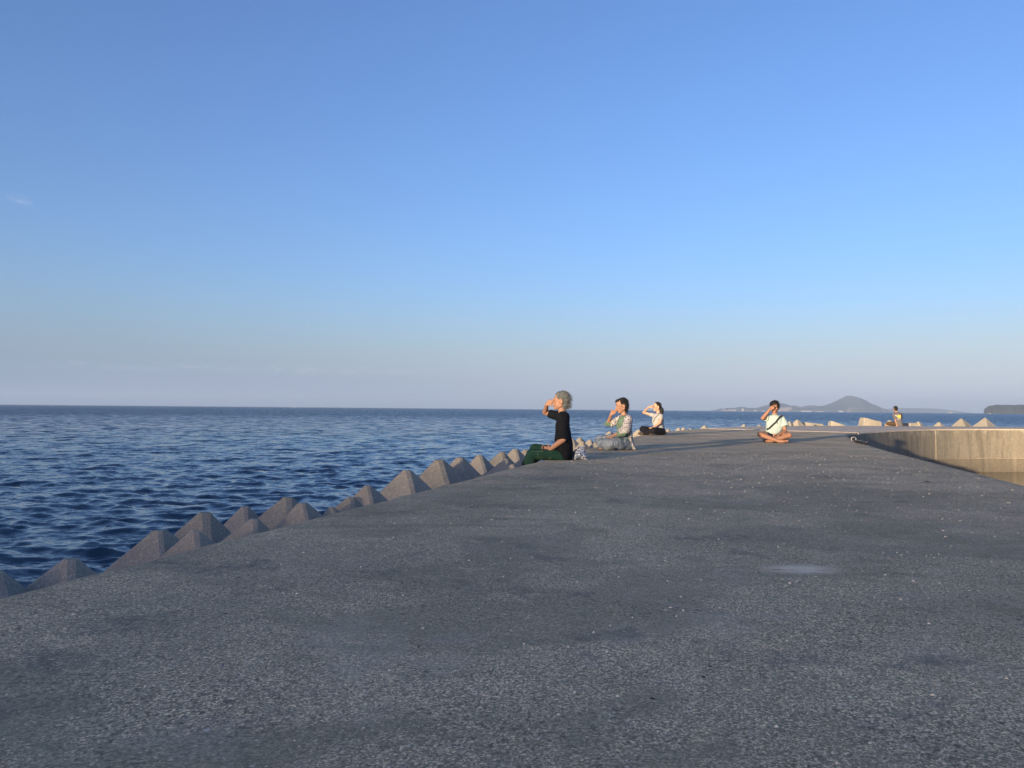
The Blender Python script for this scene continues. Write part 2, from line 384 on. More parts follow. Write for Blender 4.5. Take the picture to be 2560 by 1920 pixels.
# far off only the wave faces that lean to the shore are seen: the mean slope of those faces
nb = M.n.new('ShaderNodeVectorMath'); nb.operation = 'NORMALIZE'; M.l.new(g.outputs['Position'], nb.inputs[0])
nb2 = M.n.new('ShaderNodeVectorMath'); nb2.operation = 'SCALE'; M.l.new(nb.outputs[0], nb2.inputs[0]); M.l.new(M.mr(dist.outputs['Value'], 25, 260, 0, -.24), nb2.inputs['Scale'])
nv = vadd(vadd(g.outputs['Normal'], nb2.outputs[0]), vadd(near_r, far_r))
nz = M.n.new('ShaderNodeVectorMath'); nz.operation = 'NORMALIZE'; M.l.new(nv, nz.inputs[0]); M.l.new(nz.outputs[0], M.b.inputs['Normal'])
m_sea = M.m
M = Mat('harbour water', .05).world(); M.b.inputs['IOR'].default_value = 1.333; M.color((.030, .030, .018)); 
M.bump(M.noise(3.5, 4, co=M.scaled(1, 1.6, 1)), .35, .05); m_harb = M.m

NR, NA = 880, 860
rr = np.concatenate([np.geomspace(3.6, 480, NR), np.geomspace(520, 12500, 26)])
aa = np.linspace(R(-58), R(52), NA)
RR, AA = np.meshgrid(rr, aa, indexing='ij')
X, Y = RR*np.sin(AA), RR*np.cos(AA)
# faces under the pier, inside the basin and on the landward side are not needed
from mathutils.geometry import intersect_point_tri_2d
def inside(X, Y, poly):
    px, py = np.array(poly).T; res = np.zeros(X.shape, bool); j = len(px)-1
    for i in range(len(px)):
        c = ((py[i] > Y) != (py[j] > Y)) & (X < (px[j]-px[i])*(Y-py[i])/(py[j]-py[i]+1e-12)+px[i]); res ^= c; j = i
    return res
mid = [((a[0]*.75+b[0]*.25), (a[1]*.75+b[1]*.25)) for a, b in zip([(-20.2,-60),(-5.5,-10),(-2.55,0),(-.49,7),(1.57,14),(3.62,21),(6.95,28.2),(10.2,32.8),(13.3,35.1),(17,36.6),(21,37.2),(24.5,37.1),(60,36)],
                                                  [(-14.8,-60),(-.25,-10),(2.65,0),(4.7,7),(6.7,14),(8.2,18.4),(10.9,24.4),(13.3,27.4),(15.35,29.5),(17.2,31),(21.3,32.5),(24.5,32.7),(60,31.7)])]
hide = inside(X, Y, mid + [(60, -60)])
X2, Y2, Z2 = waves(X, Y, RR)
sea = link('sea', grid_mesh('sea', X2, Y2, Z2+SEA_Z, ~hide), m_sea); tag(sea, 'dark blue choppy sea stretching to the horizon', kind='structure')
# the rest of the ring round the viewer, coarser
rr2 = np.concatenate([np.geomspace(2.2, 300, 150), np.geomspace(340, 12500, 16)]); aa2 = np.linspace(R(52), R(302), 260)
RR2, AA2 = np.meshgrid(rr2, aa2, indexing='ij'); Xb, Yb = RR2*np.sin(AA2), RR2*np.cos(AA2)
hid2 = inside(Xb, Yb, mid + [(60, -60)])
Xc, Yc, Zc = waves(Xb, Yb, RR2*3)
far_sea = link('sea', grid_mesh('sea_behind', Xc, Yc, Zc+SEA_Z-.02, ~hid2), m_sea, sea)
# calm harbour water inside the pier
bv = [(x, y, SEA_Z) for x, y in mid] + [(60, -60, SEA_Z)]
hw = link('harbour_water', pydata('harbour_water', bv, [tuple(range(len(bv)))]), m_harb); tag(hw, 'calm brownish harbour water inside the breakwater', kind='structure')

# ------------------------------------------------------------------ unseen hill added behind the viewer, skyline shaped to shade the near pier
def hill_mesh(name, cx, cy, rot, L, Wd, prof, mat, nx=120, ny=36, rough=.06, base=SEA_Z-1, seed=0, cliff=.16):
    """ridge whose skyline follows prof(t), t from 0 to 1 along its length"""
    V, F = [], []
    for i in range(nx+1):
        t = i/nx; h = prof(t)
        for j in range(ny+1):
            s = j/ny*2-1
            prof_s = max(0, 1-abs(s)**1.7) if abs(s) < 1-cliff*0 else 0
            edge = min(1, (1-abs(s))/cliff)
            z = h*(prof_s*.75+.25*edge if abs(s) < 1 else 0)
            x = (t-.5)*L; y = s*Wd*(.35+.65*min(1, math.sin(math.pi*min(max(t, .02), .98))*1.6))
            nn = noise.fractal(Vector((x/L*14+seed, y/L*14, seed)), .8, 2.1, 5)
            z = z*(1+nn*rough*3) if 0 < j < ny else 0
            V.append((cx+x*math.cos(rot)-y*math.sin(rot), cy+x*math.sin(rot)+y*math.cos(rot), base+max(0, z)))
    for i in range(nx):
        for j in range(ny):
            a = i*(ny+1)+j; F.append((a, a+ny+1, a+ny+2, a+1))
    return link(name, pydata(name, V, F), mat, smooth=True)
def interp(pts): 
    xs, ys = zip(*pts); return lambda t: float(np.interp(t, xs, ys))
M = Mat('wooded hillside', .95, spec=.1).world()
M.color(M.mix(M.ramp(M.noise(.035, 6), [(.4, 0.), (.6, 1.)]), (.028, .045, .018), (.07, .085, .035))); M.bump(M.noise(.12, 5), 1, 6); m_hill = M.m
HILL_D = 220
shore = hill_mesh('hill', -.588*HILL_D, -.809*HILL_D, math.atan2(.588, -.809), 500, 60,
                  interp([(0, 2), (.1, 16), (.3, 22.0), (.42, 22.0), (.5, 22.0), (.6, 22.05), (.8, 25), (1, 14)]), m_hill, 160, 30, .002, seed=3)
tag(shore, 'unseen wooded hill added behind the pier to shade it', kind='structure')

# ------------------------------------------------------------------ far islands
def island_mat(name, green, cliffc, scale, cliff_lo, cliff_hi, top, seed=(0, 0, 0)):
    M = Mat(name, .95, spec=.05).world()
    c = M.mix(M.ramp(M.noise(scale, 6, .6), [(.38, 0.), (.62, 1.)]), tuple(v*.6 for v in green), green)
    sp = M.n.new('ShaderNodeSeparateXYZ'); M.l.new(M.co, sp.inputs[0])
    low = M.mr(sp.outputs[2], 4, top, 1, 0)
    f = M.math('MULTIPLY', M.ramp(M.noise(scale*.45, 4, .6, co=M.scaled(1, 1, 1)), [(cliff_lo, 0.), (cliff_hi, 1.)]), M.ramp(low, [(.05, 0.), (.25, 1.)]))
    M.color(M.mix(f, c, cliffc)); return M.m
def px(x, D, y=None):   # metres across at depth D for a bearing measured on the photograph
    return (x-1280)/1924*D
m_isl = island_mat('far island woods', (.065, .072, .062), (.36, .29, .23), .006, .585, .62, 60)
m_head = island_mat('headland woods', (.045, .048, .038), (.32, .27, .22), .02, .57, .64, 26)
m_faint = island_mat('distant island woods', (.05, .06, .04), (.05, .06, .04), .004, .9, .95, 5)
D1 = 8000.; K1 = D1/1924
def skyline(pts, hy): return [(a, (hy-b)) for a, b in pts]
# skyline heights in units of 1/1924 of the distance, left to right
pts1 = [(1798,0),(1806,4),(1816,7),(1824,4.5),(1832,8),(1845,8),(1852,7),(1864,11.5),(1872,10.5),(1885,6.5),(1896,8.5),(1910,8),(1925,12),(1938,17),(1950,19.5),(1963,22),(1975,20),(1987,15.5),(2000,15.5),(2012,13),(2034,13),(2044,16.5),(2054,16),(2062,14.5),(2078,15.5),(2092,18),(2104,22),(2116,28),(2128,34),(2138,40),(2144,42.5),(2152,41),(2164,37.5),(2176,33),(2184,27),(2196,22),(2205,20.5),(2214,15.5),(2224,12.5),(2229,8),(2236,0)]
xa, xb = 1798, 2236
f1 = interp([((a-xa)/(xb-xa), h*K1*1.0) for a, h in pts1])
isl = hill_mesh('island', px((xa+xb)/2, D1), D1+200, 0, (xb-xa)*K1, 420, f1, m_isl, 260, 30, .018, base=SEA_Z-1, seed=9, cliff=.1)
tag(isl, 'hazy island with a tall peak and pale cliffs', kind='structure')
f2 = interp([(0, 0), (.06, 5*K1), (.2, 9*K1), (.5, 9*K1), (.62, 9*K1), (.8, 5*K1), (1, 0)])
D2 = 12000.
i2 = hill_mesh('distant_island', px(2318, D2), D2+100, 0, 240*D2/1924, 300, lambda t: f2(t)*D2/D1*1.25, m_faint, 90, 16, .01, seed=4)
tag(i2, 'very faint low island beyond the peak', kind='structure')
D3 = 3600.; K3 = D3/1924
pts3 = [(2458,0),(2459,12),(2464,16),(2470,19),(2480,19.5),(2492,22),(2505,21),(2515,21.5),(2535,21),(2550,22.5),(2560,22),(2600,25),(2680,30),(2760,26),(2800,0)]
f3 = interp([((a-2458)/(2800-2458), h*K3*1.05) for a, h in pts3])
def head(name):
    V, F = [], []; nx, ny = 260, 26; L = (2800-2458)*K3; cx = px(2629, D3)
    for i in range(nx+1):
        t = i/nx; h = f3(t)
        for j in range(ny+1):
            s = j/ny
            z = h*min(1, (s/.10)**.7 if s < .9 else (1-s)/.1)*(1+.07*noise.fractal(Vector((t*60, s*9, 2)), .9, 2, 4))
            if i in (0, nx) or j in (0, ny): z = 0
            V.append((cx+(t-.5)*L+s*300*.66, D3+s*300+14*noise.noise(Vector((t*30, s*3, 8)))*(1-s), SEA_Z-1+z))
    for i in range(nx):
        for j in range(ny): a = i*(ny+1)+j; F.append((a, a+ny+1, a+ny+2, a+1))
    return link(name, pydata(name, V, F), m_head, smooth=True)
hd = head('headland'); tag(hd, 'dark wooded headland with rocky foot at the right edge', kind='structure')

# low pale houses and a quay along the island's foot, a few pixels each
m_white = Mat('white render wall', .8, (.36, .36, .36)).m; m_roof = Mat('grey roof', .8, (.2, .2, .2)).m
def house(px_, D, w, h, label, z=0.0):
    x, y = px(px_, D), D-240
    x = px(px_, y)
    r = empty('house', (x, y, SEA_Z+z), label, 'house', 'white buildings on the far shore')
    d = w*.7
    link('wall', pydata('wall', [(sx*w/2, sy*d/2, zz) for zz in (0, h) for sx, sy in ((-1,-1),(1,-1),(1,1),(-1,1))], [(0,1,2,3),(0,4,5,1),(1,5,6,2),(2,6,7,3),(3,7,4,0),(4,7,6,5)]), m_white, r)
    link('roof', pydata('roof', [(-w*.53, -d*.55, h+.05), (w*.53, -d*.55, h+.05), (w*.53, d*.55, h+.05), (-w*.53, d*.55, h+.05), (-w*.53, 0, h*1.35), (w*.53, 0, h*1.35)], [(0,1,5,4),(3,4,5,2),(0,4,3),(1,2,5),(0,3,2,1)]), m_roof, r)
for a, w, h, lab in ((1857, 14, 22, 'tall narrow white building at the low left end of the island'), (1837, 16, 9, 'small white building left of the tall narrow one on the island'),
                     (1889, 26, 8, 'low white building on the island shore left of the man'), (1908, 30, 7, 'long low white building just left of the seated man\'s head'),
                     (2010, 50, 9, 'broad white building right of the man below the saddle'), (2021, 46, 9, 'long white shed on the shore below the saddle, its left end against the broad building'), (2102, 34, 12, 'white building at the left foot of the peak'),
                     (2050, 60, 6, 'longest and lowest white quay building right of the shed')):
    house(a, 7500, w, h, lab)

# boats
def boat(px_, D, L, H, name, label):
    x = px(px_, D); r = empty(name, (x, D, SEA_Z), label, 'boat', 'boats far out on the sea')
    n = 8; V = []
    for i in range(n+1):
        t = i/n*2-1; w = L*.16*(1-max(0, t)**2.2)
        for zz, ww in ((-.3, .5), (H*.35, 1), ): V += [(t*L/2, -w*ww, zz), (t*L/2, w*ww, zz)]
    F = []
    for i in range(n):
        a = i*4; F += [(a, a+4, a+6, a+2), (a+1, a+3, a+7, a+5), (a+2, a+6, a+7, a+3)]
    F += [(0, 2, 3, 1), (n*4, n*4+1, n*4+3, n*4+2)]
    link('hull', pydata('hull', V, F), m_white, r)
    w = L*.1
    link('cabin', pydata('cabin', [(sx*L*.17-L*.08, sy*w, zz) for zz in (H*.35, H) for sx, sy in ((-1,-1),(1,-1),(1,1),(-1,1))], [(0,1,5,4),(1,2,6,5),(2,3,7,6),(3,0,4,7),(4,5,6,7)]), m_white, r)
boat(2376, 4200, 26, 7, 'ferry', 'small white ferry on the horizon between the peak and the headland')
boat(735, 4500, 16, 6, 'motor_boat', 'tiny white boat on the horizon line far left of the seated people')
boat(2475, 2400, 7, 2.6, 'motor_boat', 'tiny white boat on the water below the wooded headland')
# beacon
r = empty('beacon', (px(1818, 2600), 2600, SEA_Z), 'tiny dark beacon standing in the sea off the island\'s left tip', 'beacon')
m_dark = Mat('dark paint', .6, (.03, .03, .035)).m
def ring_loft(name, secs, mat, parent, n=12):
    V, F = [], []
    for z, rad in secs:
        for k in range(n): a = k*2*math.pi/n; V.append((rad*math.cos(a), rad*math.sin(a), z))
    for i in range(len(secs)-1):
        for k in range(n): F.append((i*n+k, i*n+(k+1) % n, (i+1)*n+(k+1) % n, (i+1)*n+k))
    F += [tuple(range(n-1, -1, -1)), tuple(range((len(secs)-1)*n, len(secs)*n))]
    return link(name, pydata(name, V, F), mat, parent)
ring_loft('base', [(-1, 1.6), (1, 1.5), (1.4, 1.0)], m_white, r); ring_loft('tower', [(1.4, .8), (5.5, .6)], m_dark, r); ring_loft('lantern', [(5.5, 1.3), (7.5, 1.3), (8.6, .2)], m_dark, r)

# gulls
m_gull = Mat('gull feathers', .8, (.22, .22, .23)).m
def gull(loc, span, yaw, label):
    V = [(-.5,0,.06),(-.25,.04,.14),(0,.05,0),(.25,.04,.14),(.5,0,.06),(-.25,-.10,.13),(0,-.12,-.02),(.25,-.10,.13),(0,.22,-.01),(0,-.28,0),(0,0,-.06)]
    V = [(a*span, b*span, c*span) for a, b, c in V]
    F = [(0,1,5),(1,2,6,5),(2,3,7,6),(3,4,7),(2,8,10),(8,3,10) if False else (8,2,3),(10,8,3),(10,6,2),(10,9,6),(10,7,9),(3,7,10),(5,6,9)]
    o = link('gull', pydata('gull', V, F), m_gull); o.location = loc; o.rotation_euler = (0, 0, yaw); tag(o, label, 'bird', 'gulls over the sea')
def dirpt(x, y, D):
    d = fw*1924 + rt*(x-1280) - up*(y-960); return Vector((0, 0, CAM_H)) + d*(D/d.y)
gull(dirpt(613, 963, 420), 1.4, .5, 'higher and darker of two gulls low over the left sea horizon')
gull(dirpt(569, 994, 600), 1.3, -.6, 'lower and fainter of two gulls, nearly on the horizon')

# ------------------------------------------------------------------ air
V = [(x, y, z) for z in (SEA_Z-3.5, 205) for x, y in ((-14000, -14000), (14000, -14000), (14000, 14000), (-14000, 14000))]
hz_ = link('haze', pydata('haze', V, [(3,2,1,0),(4,5,6,7),(0,1,5,4),(1,2,6,5),(2,3,7,6),(3,0,4,7)])); tag(hz_, 'thin evening sea haze', kind='stuff')
hm_ = bpy.data.materials.new('haze'); hm_.use_nodes = True; hn = hm_.node_tree.nodes; hn.clear()
ho = hn.new('ShaderNodeOutputMaterial'); hv = hn.new('ShaderNodeVolumePrincipled'); hv.inputs['Color'].default_value = (.42, .56, .80, 1); hv.inputs['Density'].default_value = 1.25e-4; hv.inputs['Anisotropy'].default_value = 0.0
hm_.node_tree.links.new(hv.outputs[0], ho.inputs['Volume']); hz_.data.materials.append(hm_); hz_.display_type = 'WIRE'

# ------------------------------------------------------------------ armour blocks on the sea side
def hull_mesh(name, pts, cuts_, seed, amp):
    bm = bmesh.new()
    for q in pts: bm.verts.new(q)
    bmesh.ops.convex_hull(bm, input=bm.verts)
    bmesh.ops.dissolve_limit(bm, angle_limit=.02, verts=bm.verts, edges=bm.edges)
    bmesh.ops.triangulate(bm, faces=bm.faces)
    for _ in range(cuts_): 
        es = [e for e in bm.edges if e.calc_length() > .07]
        bmesh.ops.subdivide_edges(bm, edges=es, cuts=1)
        bmesh.ops.triangulate(bm, faces=[f for f in bm.faces if len(f.verts) > 3])
    bm.normal_update()
    for v in bm.verts:
        q = v.co; e = noise.fractal(Vector((q.x*4+seed*5, q.y*4, q.z*4)), .9, 2.1, 4)*amp + noise.noise(Vector((q.x*22+seed, q.y*22, q.z*22)))*amp*.45
        v.co = q + v.normal*e
    me = bpy.data.meshes.new(name); bm.to_mesh(me); bm.free(); me.materials.append(m_blocks[seed % 3]); return me
def octa_pts(a, b):
    P = []
    for ax in range(3):
        for sg in (1, -1):
            for i in (-1, 1):
                for j in (-1, 1):
                    for u_, v_ in ((a, b), (b, a)):
                        q = [0, 0, 0]; q[ax] = sg; q[(ax+1) % 3] = i*u_; q[(ax+2) % 3] = j*v_; P.append(tuple(q))
    return P
tip_meshes = [hull_mesh('armour_block_mesh', [(x*.71, y*.71, z*.66) for x, y, z in octa_pts(.032+.008*(k % 4), .022+.005*(k % 3))], 5, k, .0028) for k in range(6)]
def wedge_pts(L, a, h, c=.06):
    P = []
    for x, sc_ in ((-L/2, 1), (L/2, .78)):
        for y, z, w in ((-a, -h, 1), (a, -h, 1), (-a*.6, h, 1), (a*.6, h, 1)):
            y *= sc_; z *= sc_; s1 = 1 if x > 0 else -1
            for dx, dy, dz in ((c, 0, 0), (0, c, 0), (0, 0, c)):
                P.append((x-s1*dx, y-math.copysign(dy, y), z-math.copysign(dz, z)))
    return P
bar_meshes = [hull_mesh('armour_bar_mesh', wedge_pts(.95, .38, .36), 4, 6+k, .010) for k in range(2)]
GRP = 'concrete armour blocks along the sea side'
BL = [  # tip position, size, yaw, label
 (-2.17,3.26,-.048,.95,.1,'grey block cut off by the left edge of the picture, nearest of all'),
 (-2.04,3.52,-.041,.9,-.25,'rounded grey block standing alone, second from the left edge'),
 (-1.84,3.72,-.13,.7,.8,'low shaded block lying deep in the gap beside the lone rounded one'),
 (-1.87,4.12,-.007,.85,-.2,'steep block at the front left of the first close cluster'),
 (-1.67,4.08,.007,.72,-.1,'short pitted block in front of the sharp pyramid in the first cluster'),
 (-1.99,4.94,-.019,1.1,-.15,'sharp tall pyramid block at the back of the first cluster'),
 (-1.99,5.82,-.092,.95,-.2,'rear flat-topped block between the two sharp ones of the left stretch'),
 (-1.62,4.78,-.031,.75,-.15,'small front block right of the sharp tall pyramid'),
 (-1.72,5.86,-.028,.98,-.2,'tall block behind the small ridge block, fourth peak on the skyline from the left'),
 (-1.43,5.42,-.014,.8,.05,'block with a bright ridge in front of the tall fourth peak'),
 (-1.28,5.56,-.055,.5,.5,'smallest brownish stub between two larger peaks'),
 (-1.24,5.88,-.023,.72,-.1,'low smooth block right of the brownish stub'),
 (-1.20,6.56,.001,.9,.0,'medium pyramid left of the widest one'),
 (-1.01,7.56,.049,1.2,.05,'widest pyramid block, with a broad shaded right face'),
 (-.78,8.68,.083,1.2,.1,'highest pyramid block right of the widest one'),
 (-.60,9.12,.079,1.0,.1,'pyramid overlapped by the right flank of the highest one'),
 (-.38,10.04,.059,1.05,.15,'blunt topped block midway between the highest pyramid and the woman in green trousers'),
 (-.17,11.28,.028,1.0,.1,'rear block behind the low rough one near the green trousers'),
 (-.09,9.80,.025,.85,.0,'low rough front block near the green trousers'),
 (.07,12.08,.035,1.05,.1,'block just left of the green trouser knee'),
 (.28,12.80,-.013,1.0,.1,'block half hidden behind the green trouser knee'),
 (.02,9.62,-.03,.6,.3,'small low block touching the hem of the green trousers'),
 (1.38,17.28,.010,1.1,.1,'sunlit block right behind the back of the woman in the black shirt'),
 (1.86,20.68,-.094,1.0,.1,'rearmost rounded block between the two nearest women'),
 (1.55,16.80,-.031,.95,.05,'front sunlit pyramid above the crumpled bag'),
 (1.93,19.14,-.086,1.0,.1,'blunt block right of the front sunlit pyramid above the bag'),
 (1.95,17.80,-.069,.9,.1,'low lit block touching the knee of the woman in jeans'),
 (2.79,22.12,.032,1.15,.1,'lit block seen behind the resting hand of the woman in jeans'),
 (4.05,24.80,.029,1.3,.2,'wide lit block between the woman in jeans and the woman in black trousers'),
 (5.43,26.54,.014,1.0,.1,'lit block just right of the woman in black trousers'),
 (6.18,28.54,.014,.9,.2,'left one of a tight row of small lit tips'),
 (6.39,28.52,.024,.8,.0,'middle one of a tight row of small lit tips'),
 (6.67,28.82,-.011,.7,.3,'right and lowest one of a tight row of small lit tips'),
 (7.79,31.20,.052,1.1,.1,'lone pointed block between the small tips and the seated man'),
 (10.15,33.76,.070,1.15,.1,'pointed block just left of the seated man\'s raised elbow'),
 (11.07,34.44,.046,1.0,.1,'low block half behind the seated man\'s raised arm'),
 (12.99,36.06,.198,.95,.3,'small bright tip just right of the man in the white shirt'),
 (13.41,36.12,.268,1.2,-.2,'large pointed block right of the man in the white shirt'),
 (18.61,37.86,.278,1.2,.1,'block half hidden behind the distant sitter in the grey shirt'),
 (19.99,37.86,.220,.7,.4,'small bright block on the greyish one right of the distant sitter'),
 (21.13,38.10,.198,1.0,.1,'smallest of the three pyramids at the far right'),
 (22.32,38.18,.376,1.3,.15,'middle pyramid of the three at the far right'),
 (23.35,38.04,.428,1.35,.0,'tallest and rightmost pyramid on the breakwater'),
]
for i, (x, y, z, s, yaw, lab) in enumerate(BL):
    o = bpy.data.objects.new('armour_block', tip_meshes[i % 6]); COL.objects.link(o)
    tilt_ = Matrix.Rotation(random.uniform(-.08, .08), 3, 'X') @ Matrix.Rotation(random.uniform(-.08, .08), 3, 'Y')
    rot = Matrix.Rotation(math.atan2(-y, -x) + R(12) + yaw*.6, 3, 'Z') @ tilt_      # one ridge looks along the pier
    zs = random.uniform(.92, 1.08)
    o.matrix_world = Matrix.Translation((x, y, z - .66*s*zs)) @ rot.to_4x4() @ Matrix.Diagonal((s, s, s*zs, 1))
    tag(o, lab, 'wave block', GRP)
BARS = [(14.35, 36.7, .14, .95, .05, 0, .0, 'flat-topped beam block lying beyond the pointed one right of the man'),
        (15.7, 37.1, .13, .9, -.1, .22, .0, 'low slanting beam block, mostly sunk behind the pier edge'),
        (17.45, 37.5, .33, .95, .0, .13, .0, 'big boxy block with a slanting top left of the distant sitter'),
        (19.75, 37.9, .18, .9, .3, -.12, .0, 'greyish beam block leaning right of the distant sitter'),
        (14.0, 36.2, .10, .4, .0, 0, .0, 'small stub in front of the flat-topped beam block')]
for i, (x, y, z, s, yaw, roll, _, lab) in enumerate(BARS):
    o = bpy.data.objects.new('armour_block', bar_meshes[i % 2]); COL.objects.link(o)
    o.matrix_world = Matrix.Translation((x, y, z-.36*s)) @ Matrix.Rotation(yaw, 4, 'Z') @ Matrix.Rotation(roll, 4, 'Y') @ Matrix.Diagonal((s, s, s, 1))
    tag(o, lab, 'wave block', GRP)
# rubble slope that carries them
V, F = [], []; smax = pl[-1][0]; ns = 420; nw = 12
for i in range(ns+1):
    s = pl[0][0]+8 + (smax-12)*i/ns; q = at_len(PO, DO, s); d = (at_len(PO, DO, s+.1)-q).normalized(); nn = Vector((-d.y, d.x, 0))
    for j in range(nw+1):
        w = -.3+3.6*j/nw; z = -.95-1.5*(j/nw)**1.1 + noise.noise(Vector((q.x*1.6, q.y*1.6, j*.9)))*.22
        V.append((q.x+nn.x*w, q.y+nn.y*w, z))
for i in range(ns):
    for j in range(nw): a = i*(nw+1)+j; F.append((a, a+1, a+nw+2, a+nw+1))
rb = link('rubble_slope', pydata('rubble_slope', V, F), m_rubble); tag(rb, 'rough stone slope under the armour blocks', kind='structure')

# ------------------------------------------------------------------ figures
class Body:
    """overlapping round forms fused into one continuous skin"""
    def __init__(s): s.v = []; s.f = []
    def add(s, v, f): o = len(s.v); s.v += [tuple(q) for q in v]; s.f += [tuple(i+o for i in g) for g in f]
    def ell(s, c, rad, fx=Vector((1,0,0)), fz=Vector((0,0,1)), n=12, m=8):
        c = Vector(c); fx = Vector(fx).normalized(); fz = (Vector(fz)-fx*Vector(fz).dot(fx)).normalized(); fy = fz.cross(fx)
        V = [c-fz*rad[2]]
        for i in range(1, m):
            t = math.pi*i/m
            for k in range(n):
                a = 2*math.pi*k/n; V.append(c + fx*rad[0]*math.sin(t)*math.cos(a)+fy*rad[1]*math.sin(t)*math.sin(a)-fz*rad[2]*math.cos(t))
        V.append(c+fz*rad[2]); F = [(0, 1+(k+1) % n, 1+k) for k in range(n)]
        for i in range(m-2):
            for k in range(n): a = 1+i*n; F.append((a+k, a+(k+1) % n, a+n+(k+1) % n, a+n+k))
        a = 1+(m-2)*n; F += [(a+k, a+(k+1) % n, len(V)-1) for k in range(n)]
        s.add(V, F); return s
    def cap(s, p0, p1, r0_, r1_=None, flat1=False, n=12):
        p0 = Vector(p0); p1 = Vector(p1); r1_ = r0_ if r1_ is None else r1_
        d = p1-p0; L = d.length
        if L < 1e-6: return s.ell(p0, (r0_,)*3)
        d /= L; x = d.orthogonal().normalized(); y = d.cross(x); V, F = [], []; rows = []
        for t in (-1, -.85, -.5, 0): rows.append((p0+d*r0_*t, r0_*math.sqrt(max(0, 1-t*t))))
        rows[0] = (rows[0][0], r0_*.05)
        ends = [(p1, r1_)] if flat1 else [(p1+d*r1_*t, r1_*math.sqrt(max(0, 1-t*t))) for t in (0, .5, .85, 1)]
        if not flat1: ends[-1] = (ends[-1][0], r1_*.05)
        rows += ends
        for q, r_ in rows:
            for k in range(n): a = 2*math.pi*k/n; V.append(q+x*r_*math.cos(a)+y*r_*math.sin(a))
        for i in range(len(rows)-1):
            for k in range(n): F.append((i*n+k, i*n+(k+1) % n, (i+1)*n+(k+1) % n, (i+1)*n+k))
        F += [tuple(range(n-1, -1, -1)), tuple(range((len(rows)-1)*n, len(rows)*n))]
        s.add(V, F); return s
    def chain(s, P, rad, flat=False):
        for i in range(len(P)-1): s.cap(P[i], P[i+1], rad[i], rad[i+1], flat and i == len(P)-2)
        return s
    def loft(s, secs, n=18):
        """secs: (centre, half-axis a, half-axis b) cross sections"""
        V, F = [], []
        for c, a, b in secs:
            for k in range(n):
                t = 2*math.pi*k/n; ct, st = math.cos(t), math.sin(t)
                V.append(Vector(c)+Vector(a)*math.copysign(abs(ct)**.85, ct)+Vector(b)*math.copysign(abs(st)**.85, st))
        for i in range(len(secs)-1):
            for k in range(n): F.append((i*n+k, i*n+(k+1) % n, (i+1)*n+(k+1) % n, (i+1)*n+k))
        F += [tuple(range(n-1, -1, -1)), tuple(range((len(secs)-1)*n, len(secs)*n))]
        bm = bmesh.new(); vs = [bm.verts.new(v) for v in V]; [bm.faces.new([vs[i] for i in f]) for f in F]
        bmesh.ops.recalc_face_normals(bm, faces=bm.faces); bm.verts.index_update()
        s.add([v.co for v in bm.verts], [[v.index for v in f.verts] for f in bm.faces]); bm.free(); return s
    def build(s, name, mat, parent, voxel=.007, smooth=4, wrinkle=0, fr=14, seed=0, org=None):
        me = bpy.data.meshes.new(name); me.from_pydata(s.v, [], s.f); me.update()
        bm = bmesh.new(); bm.from_mesh(me); bmesh.ops.recalc_face_normals(bm, faces=bm.faces); bm.to_mesh(me); bm.free()
        t = bpy.data.objects.new('tmp', me); COL.objects.link(t)
        md = t.modifiers.new('r', 'REMESH'); md.mode = 'VOXEL'; md.voxel_size = voxel
        if smooth: ms = t.modifiers.new('s', 'SMOOTH'); ms.iterations = smooth; ms.factor = .5
        dg = bpy.context.evaluated_depsgraph_get(); ev = t.evaluated_get(dg)
        m2 = bpy.data.meshes.new_from_object(ev); m2.name = name
        bpy.data.objects.remove(t); bpy.data.meshes.remove(me)
        if wrinkle:
            nrm = [Vector(v.normal) for v in m2.vertices]
            for v, nn in zip(m2.vertices, nrm):
                q = v.co*fr; w = noise.noise(Vector((q.x+seed, q.y, q.z*.8)))*.65 + .35*noise.noise(q*2.3)
                w2 = 1-abs(noise.noise(Vector((q.x*.6+seed*3, q.y*.6, q.z*.45+4))))*2.2
                v.co += nn*wrinkle*(w+.6*w2-.2)
        if mat: m2.materials.append(mat)
        o = bpy.data.objects.new(name, m2); COL.objects.link(o)
        if parent:
            o.parent = parent; o.matrix_parent_inverse = Matrix.Translation(parent.location).inverted()
        m2.polygons.foreach_set('use_smooth', [True]*len(m2.polygons)); return o

def head(B, c, f, u, k=1.0):
    f = Vector(f).normalized(); u = (Vector(u)-f*Vector(u).dot(f)).normalized(); l = u.cross(f)
    P = lambda a, b, d: c + (f*a + l*b + u*d)*k
    B.ell(P(-.008, 0, .022), (.094*k, .076*k, .093*k), f, u)
    B.ell(P(.022, 0, -.040), (.066*k, .060*k, .075*k), f, u)
    B.ell(P(.062, 0, -.096), (.022*k, .022*k, .020*k), f, u)                       # chin
    for s in (1, -1):
        B.cap(P(-.015, s*.056, -.055), P(.055, s*.016, -.098), .017*k, .015*k)      # jaw
        B.ell(P(.062, s*.036, -.028), (.020*k, .020*k, .020*k), f, u)               # cheek
        B.ell(P(.074, s*.031, .006), (.014*k, .017*k, .010*k), f, u)                # closed lid
        B.ell(P(-.012, s*.078, -.015), (.019*k, .008*k, .031*k), f-.3*l*s, u)       # ear
        B.ell(P(.093, s*.011, -.036), (.010*k, .009*k, .008*k), f, u)               # nostril wing
    B.cap(P(.080, 0, .016), P(.105, 0, -.030), .009*k, .012*k)                      # nose
    B.cap(P(.078, -.030, .024), P(.078, .030, .024), .011*k)                        # brow
    B.cap(P(.080, -.016, -.062), P(.080, .016, -.062), .010*k)                      # mouth
    B.ell(P(.079, 0, -.071), (.010*k, .016*k, .007*k), f, u)
    return P
